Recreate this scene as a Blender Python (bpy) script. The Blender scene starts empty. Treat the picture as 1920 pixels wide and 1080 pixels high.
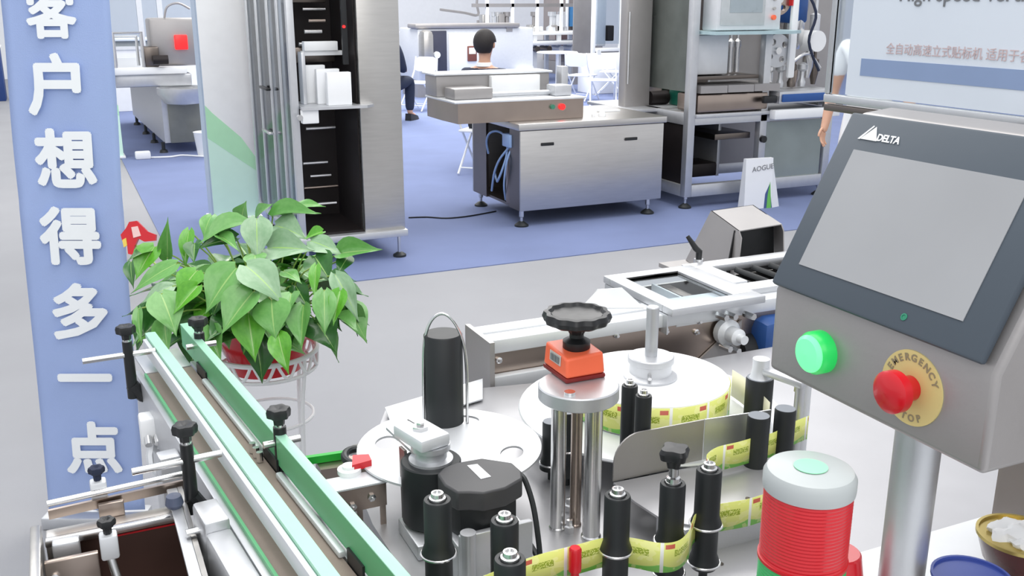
import bpy, bmesh, math, random
from mathutils import Vector, Matrix
random.seed(7)
SC = bpy.context.scene
COL = SC.collection
# ---------------------------------------------------------------- camera, light, exposure
F = 1850.0; TH = math.radians(16.3); YAW = math.radians(24.6); H = 1.7
cam_d = bpy.data.cameras.new('camera'); cam = bpy.data.objects.new('camera', cam_d); COL.objects.link(cam)
cam_d.sensor_width = 36; cam_d.lens = F / 1920 * 36; cam_d.clip_start = .02; cam_d.clip_end = 200
cam.location = (0, 0, H); cam.rotation_euler = (math.pi / 2 - TH, 0, -YAW)
SC.camera = cam
SC.view_settings.view_transform = 'Standard'; SC.view_settings.look = 'None'
SC.view_settings.gamma = 1; SC.view_settings.use_curve_mapping = False
SC.view_settings.exposure = 0.10
W = bpy.data.worlds.new('hall'); SC.world = W; W.use_nodes = True
W.node_tree.nodes['Background'].inputs[0].default_value = (.93, .95, 1.0, 1)
W.node_tree.nodes['Background'].inputs[1].default_value = .84
def area(name, loc, size, power, rot=(0, 0, 0), col=(1, .98, .95)):
    l = bpy.data.lights.new(name, 'AREA'); l.shape = 'RECTANGLE'; l.size, l.size_y = size; l.energy = power; l.color = col
    o = bpy.data.objects.new(name, l); COL.objects.link(o); o.location = loc; o.rotation_euler = rot
area('hall_area_light', (1.0, 3.0, 5.0), (2.5, 6), 170)
area('hall_area_light', (5.0, 8.0, 5.2), (3, 6), 230)
area('hall_area_light', (5.5, 16.0, 5.5), (6, 6), 800)
area('hall_area_light', (-.5, -3.0, 4.6), (5, 3), 110, (math.radians(58), 0, -.25))  # added fill from behind the camera, brightens banner, panel and metal fronts
area('hall_area_light', (-1.5, 10.0, 5.2), (2.5, 6), 150)

# ---------------------------------------------------------------- photograph geometry -> world positions
cy, sy, ct, st = math.cos(YAW), math.sin(YAW), math.cos(TH), math.sin(TH)
R_ = Vector((cy, -sy, 0)); FW = Vector((sy * ct, cy * ct, -st)); UP_ = Vector((sy * st, cy * st, ct))
def ray(px, py): return FW + R_ * ((px - 960) / F) + UP_ * ((540 - py) / F)
def P(px, py, z=0.): r = ray(px, py); return Vector((0, 0, H)) + r * ((z - H) / r.z)
def PX(px, py, X): r = ray(px, py); return Vector((0, 0, H)) + r * (X / r.x)
def PY(px, py, Y): r = ray(px, py); return Vector((0, 0, H)) + r * (Y / r.y)
def PR(px, py, s): return Vector((0, 0, H)) + ray(px, py) * s
def ZT(p, py):
    f = p[0] * FW.x + p[1] * FW.y; u = p[0] * UP_.x + p[1] * UP_.y; k = (540 - py) / F
    return H + (k * f - u) / (UP_.z - k * FW.z)

# ---------------------------------------------------------------- materials
def s2l(c): return tuple((v / 12.92 if v <= .04045 else ((v + .055) / 1.055) ** 2.4) for v in [x / 255 for x in c]) + (1,)
MATS = {}
def mat(name, rgb, rough=.5, metal=0., noise=.06, nscale=12., bump=0., bscale=80., stretch=None, emit=None, estr=1., trans=0., ior=1.45, alpha=1., coat=0.):
    if name in MATS: return MATS[name]
    m = bpy.data.materials.new(name); m.use_nodes = True; nt = m.node_tree; b = nt.nodes['Principled BSDF']
    c = s2l(rgb); b.inputs['Base Color'].default_value = c; b.inputs['Roughness'].default_value = rough; b.inputs['Metallic'].default_value = metal
    if trans: b.inputs['Transmission Weight'].default_value = trans; b.inputs['IOR'].default_value = ior
    if alpha < 1: b.inputs['Alpha'].default_value = alpha
    if coat: b.inputs['Coat Weight'].default_value = coat
    if emit: b.inputs['Emission Color'].default_value = s2l(emit); b.inputs['Emission Strength'].default_value = estr
    tc = nt.nodes.new('ShaderNodeTexCoord'); mp = nt.nodes.new('ShaderNodeMapping'); nt.links.new(tc.outputs['Object'], mp.inputs[0])
    if stretch: mp.inputs['Scale'].default_value = stretch
    if noise:
        n = nt.nodes.new('ShaderNodeTexNoise'); n.inputs['Scale'].default_value = nscale; n.inputs['Detail'].default_value = 4
        nt.links.new(mp.outputs[0], n.inputs['Vector'])
        mx = nt.nodes.new('ShaderNodeMix'); mx.data_type = 'RGBA'
        mx.inputs[6].default_value = tuple(max(0, v * (1 - noise * 2)) for v in c[:3]) + (1,)
        mx.inputs[7].default_value = tuple(min(1, v * (1 + noise * 2)) for v in c[:3]) + (1,)
        nt.links.new(n.outputs[0], mx.inputs[0]); nt.links.new(mx.outputs[2], b.inputs['Base Color'])
        mr = nt.nodes.new('ShaderNodeMapRange'); mr.inputs[3].default_value = max(0, rough - .06); mr.inputs[4].default_value = min(1, rough + .06)
        nt.links.new(n.outputs[0], mr.inputs[0]); nt.links.new(mr.outputs[0], b.inputs['Roughness'])
    if bump:
        n2 = nt.nodes.new('ShaderNodeTexNoise'); n2.inputs['Scale'].default_value = bscale; n2.inputs['Detail'].default_value = 3
        nt.links.new(mp.outputs[0], n2.inputs['Vector'])
        bp = nt.nodes.new('ShaderNodeBump'); bp.inputs['Strength'].default_value = bump; bp.inputs['Distance'].default_value = .002
        nt.links.new(n2.outputs[0], bp.inputs['Height']); nt.links.new(bp.outputs[0], b.inputs['Normal'])
    MATS[name] = m; return m
STEEL = mat('brushed_steel', (198, 196, 192), .33, 1, .05, 6, .15, 60, (1, 1, 12))
STEELX = mat('brushed_steel_along', (205, 203, 200), .36, 1, .05, 6, .15, 60, (1, 12, 12))
WARM = mat('warm_steel', (172, 158, 148), .3, 1, .06, 5)  # brown hall reflections put into the steel colour; also bronze and tan parts
CHROME = mat('chrome', (222, 222, 222), .24, 1, .02)
DSTEEL = mat('dark_steel', (120, 112, 106), .35, 1, .12, 4)
ALU = mat('aluminium', (205, 207, 210), .42, .75, .04, 20, .1, 200)
ALUW = mat('pale_aluminium', (222, 225, 228), .45, .35, .03, 20)
PLATE = mat('machine_plate', (180, 180, 183), .38, .55, .04, 9, .05, 120)
CONS = mat('console_steel', (166, 163, 162), .42, .55, .04, 7, .1, 150)
BLACK = mat('black_plastic', (26, 28, 30), .42, 0, .12, 30)
RUB = mat('black_rubber', (30, 34, 36), .5, 0, .1, 30)
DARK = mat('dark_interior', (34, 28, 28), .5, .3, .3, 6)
BROWN = mat('brown_pan', (84, 64, 58), .3, .6, .2, 5)
BELT = mat('conveyor_belt', (150, 136, 126), .6, 0, .05, 40, .2, 400)
WHITE = mat('white_paint', (240, 242, 243), .5, 0, .02)
WHITEM = mat('white_matt', (238, 240, 242), .75, 0, .02)
PAPER = mat('white_paper', (236, 238, 240), .7, 0, .01)
MINT = mat('mint_plastic', (160, 214, 186), .4, 0, .04, 15)
GREEN = mat('green_plastic', (96, 178, 124), .4, 0, .06, 10)
BGREEN = mat('bright_green', (20, 170, 50), .4, 0, .08)
ORANGE = mat('orange_plastic', (248, 112, 74), .4, 0, .03)
RED = mat('red_plastic', (204, 16, 32), .3, 0, .05, coat=.3)
DRED = mat('deep_red', (190, 14, 26), .4, 0, .1)
BEZ = mat('bezel_grey', (70, 80, 90), .5, 0, .03, bump=.05)
NAVY = mat('navy_cloth', (36, 44, 66), .85, 0, .15, 30)
SKIN = mat('skin', (205, 160, 135), .55, 0, .04)
HAIR = mat('dark_hair', (38, 34, 34), .7, 0, .2, 60)
BLUE = mat('blue_machine_paint', (38, 78, 140), .35, 0, .15)
TUBE = mat('blue_tube', (150, 180, 225), .3, 0, .02)
BBELT = mat('blue_belt', (40, 84, 150), .5, 0, .08)
SCREEN = mat('touch_screen', (158, 160, 163), .18, 0, .07, 5)
LED_G = mat('green_lamp', (120, 240, 160), .3, emit=(90, 240, 140), estr=.9, noise=0)
LED_GL = mat('green_glow_ring', (40, 190, 90), .3, emit=(20, 190, 80), estr=.5, noise=0)
LED_R = mat('red_lamp', (255, 40, 40), .3, emit=(255, 30, 30), estr=1.5, noise=0)
YEL = mat('yellow_plate', (224, 208, 140), .5)
OLIVE = mat('grey_lettering', (150, 140, 110), .6, 0, 0)
GOLD = mat('gold_rim', (200, 180, 110), .3, .7, .04)
LACQ = mat('dark_red_lacquer', (74, 24, 24), .2, 0, .5, 25)
PGREEN = mat('print_green', (180, 232, 192), .6, 0, .03)
PMINT = mat('print_mint', (208, 242, 226), .6, 0, .02)
PBLUE = mat('print_blue', (140, 160, 196), .6, 0, .03)
PGREY = mat('print_grey', (120, 122, 126), .6, 0, 0)
PPINK = mat('print_faint_red', (206, 184, 184), .6, 0, 0)
EDGE = mat('panel_edge', (170, 186, 206), .5, 0, .03)
BWHITE = mat('letter_white', (244, 248, 250), .8, 0, .02)
GLASS = mat('clear_acrylic', (235, 242, 245), .05, 0, 0, trans=1, ior=1.1)
TGLASS = mat('cabinet_glass', (222, 230, 238), .08, 0, 0, trans=1, ior=1.12)
FLOORM = mat('grey_carpet', (156, 157, 161), .95, 0, .06, 1.3, .6, 700)
CARP = mat('blue_carpet', (116, 129, 168), .95, 0, .09, 1.6, .6, 700)
BAN = mat('banner_cloth', (160, 180, 224), .85, 0, .05, 3, .3, 300)
STEM = mat('pale_stem', (150, 180, 90), .5)
SOIL = mat('soil', (50, 40, 34), .9, 0, .3)
LEAFM = []
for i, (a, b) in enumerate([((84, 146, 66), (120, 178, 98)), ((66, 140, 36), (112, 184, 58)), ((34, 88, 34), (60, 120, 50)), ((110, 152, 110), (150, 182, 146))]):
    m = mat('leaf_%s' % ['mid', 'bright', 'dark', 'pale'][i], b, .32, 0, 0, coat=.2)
    nt = m.node_tree; bs = nt.nodes['Principled BSDF']; uv = nt.nodes.new('ShaderNodeUVMap'); sp = nt.nodes.new('ShaderNodeSeparateXYZ'); nt.links.new(uv.outputs[0], sp.inputs[0])
    wv = nt.nodes.new('ShaderNodeTexNoise'); wv.inputs['Scale'].default_value = 9; wv.inputs['Detail'].default_value = 5; nt.links.new(uv.outputs[0], wv.inputs['Vector'])
    ab = nt.nodes.new('ShaderNodeMath'); ab.operation = 'SUBTRACT'; ab.inputs[1].default_value = .5; nt.links.new(sp.outputs[0], ab.inputs[0])
    ab2 = nt.nodes.new('ShaderNodeMath'); ab2.operation = 'ABSOLUTE'; nt.links.new(ab.outputs[0], ab2.inputs[0])
    lt = nt.nodes.new('ShaderNodeMath'); lt.operation = 'LESS_THAN'; lt.inputs[1].default_value = .02; nt.links.new(ab2.outputs[0], lt.inputs[0])
    mx = nt.nodes.new('ShaderNodeMix'); mx.data_type = 'RGBA'; mx.inputs[6].default_value = s2l(a); mx.inputs[7].default_value = s2l(b); nt.links.new(wv.outputs[0], mx.inputs[0])
    mx2 = nt.nodes.new('ShaderNodeMix'); mx2.data_type = 'RGBA'; mx2.inputs[7].default_value = s2l((150, 190, 110)); nt.links.new(mx.outputs[2], mx2.inputs[6])
    nt.links.new(lt.outputs[0], mx2.inputs[0]); nt.links.new(mx2.outputs[2], bs.inputs['Base Color'])
    bs.inputs['Subsurface Weight'].default_value = 0
    LEAFM.append(m)
# printed label tape: yellow, green foot, red tag, small print, white gaps (flat print, from UV)
def label_mat():
    m = bpy.data.materials.new('printed_label_tape'); m.use_nodes = True; nt = m.node_tree; b = nt.nodes['Principled BSDF']; b.inputs['Roughness'].default_value = .35
    N = nt.nodes.new; L = nt.links.new
    uv = N('ShaderNodeUVMap'); sp = N('ShaderNodeSeparateXYZ'); L(uv.outputs[0], sp.inputs[0])
    def math_(op, a, b_=None):
        n = N('ShaderNodeMath'); n.operation = op
        for i, v in enumerate((a, b_)):
            if v is None: continue
            if isinstance(v, (int, float)): n.inputs[i].default_value = v
            else: L(v, n.inputs[i])
        return n.outputs[0]
    def mix(f, a, b_):
        n = N('ShaderNodeMix'); n.data_type = 'RGBA'; L(f, n.inputs[0])
        for i, v in ((6, a), (7, b_)):
            if isinstance(v, tuple): n.inputs[i].default_value = v
            else: L(v, n.inputs[i])
        return n.outputs[2]
    u = math_('FRACT', sp.outputs[0]); v = sp.outputs[1]
    def band(x, lo, hi): return math_('MULTIPLY', math_('GREATER_THAN', x, lo), math_('LESS_THAN', x, hi))
    curve = math_('ADD', math_('MULTIPLY', math_('POWER', math_('ABSOLUTE', math_('SUBTRACT', u, .5)), 2), .6), .12)
    col = mix(math_('LESS_THAN', v, curve), s2l((226, 232, 128)), s2l((128, 206, 84)))
    nz = N('ShaderNodeTexNoise'); nz.inputs['Scale'].default_value = 3; L(uv.outputs[0], nz.inputs['Vector'])
    col = mix(math_('MULTIPLY', math_('GREATER_THAN', nz.outputs[0], .55), .5), col, s2l((240, 240, 170)))
    vz = N('ShaderNodeTexVoronoi'); vz.inputs['Scale'].default_value = 30; L(uv.outputs[0], vz.inputs['Vector'])
    txt = math_('MULTIPLY', math_('MULTIPLY', band(u, .3, .78), band(v, .5, .72)), math_('GREATER_THAN', vz.outputs[0], .42))
    col = mix(txt, col, s2l((150, 168, 50)))
    col = mix(math_('MULTIPLY', band(u, .1, .3), band(v, .78, .93)), col, s2l((190, 90, 70)))
    col = mix(math_('LESS_THAN', u, .07), col, s2l((236, 238, 232)))
    L(col, b.inputs['Base Color']); return m
LABEL = label_mat()

# ---------------------------------------------------------------- mesh helpers
class MB:
    def __init__(s, M=None): s.bm = bmesh.new(); s.M = M or Matrix(); s.smooth = True
    def add(s, vs, fs):
        v = [s.bm.verts.new(s.M @ Vector(p)) for p in vs]
        for f in fs:
            try: s.bm.faces.new([v[i] for i in f])
            except ValueError: pass
        return s
    def box(s, x0, x1, y0, y1, z0, z1, c=0.):
        if x0 > x1: x0, x1 = x1, x0
        if y0 > y1: y0, y1 = y1, y0
        if z0 > z1: z0, z1 = z1, z0
        c = min(c, (x1 - x0) * .45, (y1 - y0) * .45, (z1 - z0) * .45)
        if c <= 0:
            return s.add([(x0, y0, z0), (x1, y0, z0), (x1, y1, z0), (x0, y1, z0), (x0, y0, z1), (x1, y0, z1), (x1, y1, z1), (x0, y1, z1)],
                         [(0, 3, 2, 1), (4, 5, 6, 7), (0, 1, 5, 4), (1, 2, 6, 5), (2, 3, 7, 6), (3, 0, 4, 7)])
        b = bmesh.new(); bmesh.ops.create_cube(b, size=1)
        for v in b.verts: v.co = Vector((x0 + (v.co.x + .5) * (x1 - x0), y0 + (v.co.y + .5) * (y1 - y0), z0 + (v.co.z + .5) * (z1 - z0)))
        bmesh.ops.bevel(b, geom=b.edges[:], offset=c, segments=2, profile=.5, affect='EDGES')
        return s.join(b)
    def join(s, b):
        b.verts.ensure_lookup_table(); b.verts.index_update()
        s.add([v.co.copy() for v in b.verts], [[v.index for v in f.verts] for f in b.faces]); b.free(); return s
    def cyl(s, p0, p1, r, r1=None, n=20, cap=True):
        p0, p1 = Vector(p0), Vector(p1); r1 = r if r1 is None else r1; d = (p1 - p0).normalized()
        a = d.orthogonal().normalized(); b = d.cross(a); vs = []
        for p, q in ((p0, r), (p1, r1)):
            for i in range(n):
                t = 2 * math.pi * i / n; vs.append(p + (a * math.cos(t) + b * math.sin(t)) * q)
        fs = [(i, (i + 1) % n, n + (i + 1) % n, n + i) for i in range(n)]
        if cap: fs += [tuple(range(n - 1, -1, -1)), tuple(range(n, 2 * n))]
        return s.add(vs, fs)
    def lathe(s, c, prof, n=32, lob=0, amp=0., axis=None):
        vs = []; fs = []; c = Vector(c)
        Q = Vector((0, 0, 1)).rotation_difference(Vector(axis)).to_matrix() if axis else Matrix.Identity(3)
        for r, z in prof:
            for i in range(n):
                t = 2 * math.pi * i / n; rr = r * (1 + (amp * math.cos(lob * t) if lob else 0)) if r > 0 else 0.00001
                vs.append(c + Q @ Vector((rr * math.cos(t), rr * math.sin(t), z)))
        for k in range(len(prof) - 1):
            for i in range(n): fs.append((k * n + i, k * n + (i + 1) % n, (k + 1) * n + (i + 1) % n, (k + 1) * n + i))
        if prof[0][0] > 0: fs.append(tuple(range(n - 1, -1, -1)))
        if prof[-1][0] > 0: fs.append(tuple(range((len(prof) - 1) * n, len(prof) * n)))
        return s.add(vs, fs)
    def prism(s, pts, z0, z1):
        n = len(pts); vs = [(p[0], p[1], z0) for p in pts] + [(p[0], p[1], z1) for p in pts]
        ar = sum(pts[i][0] * pts[(i + 1) % n][1] - pts[(i + 1) % n][0] * pts[i][1] for i in range(n))
        s.add(vs, [tuple(range(n - 1, -1, -1)), tuple(range(n, 2 * n))] + [(i, (i + 1) % n, n + (i + 1) % n, n + i) for i in range(n)]); return s
    def hexa(s, a, b):  # two matching polygons in space -> solid
        n = len(a); return s.add(list(a) + list(b), [tuple(range(n - 1, -1, -1)), tuple(range(n, 2 * n))] + [(i, (i + 1) % n, n + (i + 1) % n, n + i) for i in range(n)])
    def slab(s, pts, off):
        off = Vector(off); return s.hexa([Vector(p) for p in pts], [Vector(p) + off for p in pts])
    def tube(s, path, r, n=8, closed=False, smooth=0):
        pts = [Vector(p) for p in path]
        if smooth: pts = catmull(pts, smooth, closed)
        m = len(pts); vs = []; prev = None
        for i, p in enumerate(pts):
            if closed: t = pts[(i + 1) % m] - pts[i - 1]
            else: t = pts[min(i + 1, m - 1)] - pts[max(i - 1, 0)]
            t.normalize()
            a = (prev - t * prev.dot(t)) if prev else t.orthogonal()
            if a.length < 1e-5: a = t.orthogonal()
            a.normalize(); prev = a; b = t.cross(a)
            rr = r[i] if isinstance(r, list) else r
            for k in range(n): q = 2 * math.pi * k / n; vs.append(p + (a * math.cos(q) + b * math.sin(q)) * rr)
        fs = []
        for i in range(m if closed else m - 1):
            j = (i + 1) % m
            for k in range(n): fs.append((i * n + k, i * n + (k + 1) % n, j * n + (k + 1) % n, j * n + k))
        if not closed: fs += [tuple(range(n - 1, -1, -1)), tuple(range((m - 1) * n, m * n))]
        return s.add(vs, fs)
def catmull(pts, k, closed=False):
    out = []; m = len(pts)
    for i in range(m if closed else m - 1):
        g = (lambda j: pts[j % m]) if closed else (lambda j: pts[max(0, min(m - 1, j))])
        a, b, c, d = g(i - 1), g(i), g(i + 1), g(i + 2)
        for q in range(k):
            t = q / k; out.append(.5 * ((2 * b) + (c - a) * t + (2 * a - 5 * b + 4 * c - d) * t * t + (3 * b - a - 3 * c + d) * t ** 3))
    if not closed: out.append(pts[-1])
    return out
ORG = {}
def finish(name, me, m, parent, wo):
    me.materials.clear() if False else None
    if m and not me.materials: me.materials.append(m)
    o = bpy.data.objects.new(name, me); COL.objects.link(o)
    if parent is not None: o.parent = parent; ORG[o.name] = ORG[parent.name]
    else: o.location = wo; ORG[o.name] = Vector(wo)
    return o
def obj(name, mb, m, parent=None, sharp=35, loc=None):
    bm = mb.bm; bmesh.ops.remove_doubles(bm, verts=bm.verts, dist=1e-6); bmesh.ops.recalc_face_normals(bm, faces=bm.faces)
    if parent is not None: o0 = ORG[parent.name]
    elif loc is not None: o0 = Vector(loc)
    else:
        xs = [v.co for v in bm.verts]; o0 = Vector((sum(v.x for v in xs) / len(xs), sum(v.y for v in xs) / len(xs), min(v.z for v in xs)))
    bmesh.ops.translate(bm, verts=bm.verts, vec=-o0)
    me = bpy.data.meshes.new(name); bm.to_mesh(me); bm.free()
    me.polygons.foreach_set('use_smooth', [True] * len(me.polygons)); me.set_sharp_from_angle(angle=math.radians(sharp))
    return finish(name, me, m, parent, o0)
def tag(o, label, cat, group=None):
    o['label'] = label; o['category'] = cat
    if group: o['group'] = group
    return o
def thing(name, label, cat, loc, group=None):
    o = bpy.data.objects.new(name, None); COL.objects.link(o); o.location = loc; o.empty_display_size = .05; ORG[o.name] = Vector(loc)
    return tag(o, label, cat, group)
def struct(o): o['kind'] = 'structure'; return o
def text(name, body, m, parent, M, size, extr=.0008, off=0., align='CENTER', spacing=1., fat=0.):
    c = bpy.data.curves.new(name, 'FONT'); c.body = body; c.size = size; c.extrude = extr; c.offset = off; c.align_x = align; c.align_y = 'CENTER'; c.resolution_u = 3; c.space_character = spacing
    t = bpy.data.objects.new(name, c); COL.objects.link(t)
    me = bpy.data.meshes.new_from_object(t.evaluated_get(bpy.context.evaluated_depsgraph_get())); bpy.data.objects.remove(t)
    if fat:
        bm = bmesh.new()
        for k in range(9):
            a = k * math.pi / 4; q = me.copy(); f = fat * size * (0 if k == 8 else 1); q.transform(Matrix.Translation((f * math.cos(a), f * math.sin(a), k * .00002))); bm.from_mesh(q); bpy.data.meshes.remove(q)
        bm.to_mesh(me); bm.free()
    me.transform(Matrix.Translation(-ORG[parent.name]) @ M); me.name = name; me.materials.clear()
    return finish(name, me, m, parent, None)
def frame(o, x, y):  # local x, local y axes at o
    x = Vector(x).normalized(); y = Vector(y).normalized(); z = x.cross(y)
    return Matrix(((x.x, y.x, z.x, o[0]), (x.y, y.y, z.y, o[1]), (x.z, y.z, z.z, o[2]), (0, 0, 0, 1)))
def holed(name, outer, holes, z0, th, m, parent, loc=None):
    c = bpy.data.curves.new(name, 'CURVE'); c.dimensions = '2D'; c.fill_mode = 'BOTH'; c.extrude = th / 2
    for pts in [outer] + holes:
        s = c.splines.new('POLY'); s.points.add(len(pts) - 1); s.use_cyclic_u = True
        for i, p in enumerate(pts): s.points[i].co = (p[0], p[1], 0, 1)
    t = bpy.data.objects.new(name, c); COL.objects.link(t)
    me = bpy.data.meshes.new_from_object(t.evaluated_get(bpy.context.evaluated_depsgraph_get())); bpy.data.objects.remove(t)
    o0 = ORG[parent.name] if parent is not None else Vector(loc)
    me.transform(Matrix.Translation(Vector((0, 0, z0 + th / 2)) - o0)); me.materials.clear()
    return finish(name, me, m, parent, o0)
def circ(c, r, n=40, ry=None, rot=0.):
    out = []
    for i in range(n):
        t = 2 * math.pi * i / n; x, y = r * math.cos(t), (ry or r) * math.sin(t)
        out.append((c[0] + x * math.cos(rot) - y * math.sin(rot), c[1] + x * math.sin(rot) + y * math.cos(rot)))
    return out
def ribbon(path, z0, z1, name, m, parent=None, per=.072, th=.0006):
    pts = catmull([Vector((p[0], p[1], 0)) for p in path], 8); bm = bmesh.new(); uvl = bm.loops.layers.uv.new('UVMap'); L = 0; rows = []
    for i, p in enumerate(pts):
        if i: L += (p - pts[i - 1]).length
        rows.append((bm.verts.new((p.x, p.y, z0)), bm.verts.new((p.x, p.y, z1)), L / per))
    for a, b in zip(rows, rows[1:]):
        f = bm.faces.new((a[0], b[0], b[1], a[1])); f.smooth = True
        for l, q in zip(f.loops, ((a[2], 0), (b[2], 0), (b[2], 1), (a[2], 1))): l[uvl].uv = q
    o0 = ORG[parent.name] if parent is not None else Vector((pts[0].x, pts[0].y, z0))
    bmesh.ops.translate(bm, verts=bm.verts, vec=-o0)
    me = bpy.data.meshes.new(name); bm.to_mesh(me); bm.free()
    o = finish(name, me, m, parent, o0)
    sm = o.modifiers.new('thickness', 'SOLIDIFY'); sm.thickness = th
    return o

# ================================================================= SETTING
floor = struct(obj('floor', MB().box(-14, 34, -3, 40, -.1, 0), FLOORM))
cp = obj('floor_carpet', MB().add([(.6, 5.82, .0), (33, 5.82, .0), (33, 39, .0), (.6, 39, .0), (.6, 5.82, .006), (33, 5.82, .006), (33, 39, .006), (.6, 39, .006)],
        [(0, 3, 2, 1), (4, 5, 6, 7), (0, 1, 5, 4), (1, 2, 6, 5), (2, 3, 7, 6), (3, 0, 4, 7)]), CARP); struct(cp)
wb = struct(obj('wall_back', MB().box(-14, 34, 25, 25.2, 0, 5), WHITEM))
# ================================================================= BANNER
def banner():
    D = 2.98 # distance of the hanging plane in view direction
    n = Vector((sy, cy, 0)); # plane normal (horizontal)
    def on(px, py): r = ray(px, py); return Vector((0, 0, H)) + r * (D / (r.x * n.x + r.y * n.y))
    bl, br, tl, tr = on(94, 972), on(272, 962), on(-2, -20), on(203, -20)
    bl.z = br.z = .05
    up = (tl - bl) / (tl.z - bl.z); tl = bl + up * 2.05; upr = (tr - br) / (tr.z - br.z); tr = br + upr * 2.05
    t = thing('banner_stand', 'tall narrow blue fabric banner with white Chinese characters beside the potted plant', 'banner', (bl + br) * .5 * 1 - Vector((0, 0, .05)))
    nx, nz = 14, 60; vs = []; fs = []
    for j in range(nz + 1):
        for i in range(nx + 1):
            a, b = i / nx, j / nz; p = bl.lerp(br, a).lerp(tl.lerp(tr, a), b)
            w = .004 * math.sin(a * 7 + b * 9) + .003 * math.sin(a * 17 - b * 23) * (b > .5)
            vs.append(p + n * w)
    for j in range(nz):
        for i in range(nx): q = j * (nx + 1) + i; fs.append((q, q + 1, q + nx + 2, q + nx + 1))
    c = obj('cloth', MB().add(vs, fs), BAN, t, 180); s = c.modifiers.new('thickness', 'SOLIDIFY'); s.thickness = .002; s.offset = 1
    x = (br - bl).normalized(); y = (tl - bl).normalized()
    for ch, px, py, hpx in (('客', 100, 32, 92), ('户', 112, 167, 112), ('想', 128, 306, 112), ('得', 137, 449, 110), ('多', 153, 590, 108), ('一', 163, 714, 100), ('点', 179, 844, 104)):
        o = on(px, py); w2 = on(px + 1, py); sc = (w2 - o).length
        M = frame(o - n * .014, x, y)
        text('character', ch, BWHITE, t, M, hpx * sc * 1.03, .001, 0, fat=.036)
    obj('pole', MB().cyl(tl.lerp(tr, .5) + n * .02, bl.lerp(br, .5) + n * .02, .01, n=10), ALU, t)
    obj('top_rail', MB().cyl(tl + n * .008, tr + n * .008, .01, n=10), ALU, t)
    obj('base_bar', MB(frame(bl.lerp(br, .5) - Vector((0, 0, .05)), x, n)).box(-.17, .17, -.05, .05, 0, .045, .008), ALU, t)
banner()

# ================================================================= FASCIA PANELS (white with green swoosh)
def fascia(X0, X1, Y, dep, h, zs, label, loc):
    t = thing('booth_partition', label, 'panel', ((X0 + X1) / 2, Y + dep / 2, .006), 'white and green booth panels')
    obj('board', MB().box(X0, X1, Y, Y + dep, .006, h, .004), WHITE, t)
    e = .0015
    def pl(nm, pts, m, off): obj(nm, MB().slab([(x, Y - off, z) for x, z in pts], (0, off + .0005, 0)), m, t)
    pl('print_mint', [(X0, .006), (X1, .006), (X1, zs - .28), (X0, zs - .05)], PMINT, e)
    pl('print_green', [(X0, zs - .05), (X1, zs - .33), (X1, zs - .22), (X1 - .1, zs - .06), (X0 + .05, zs + .14), (X0, zs + .2)], PGREEN, e * 2)
    obj('edge_strip', MB().box(X0 - .012, X0, Y + .004, Y + dep, .006, h), EDGE, t)
    obj('foot', MB().box(X0 - .03, X1 + .02, Y - .03, Y + dep + .03, .006, .03, .004), WHITE, t)
    return t
fascia(1.045, 1.40, 7.95, .22, 2.3, .72, 'white booth panel with green swoosh directly left of tall steel cabinet', None)
fascia(.36, .63, 11.75, .2, 2.4, .80, 'white and green booth panel just right of the blue banner edge', None)

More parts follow.
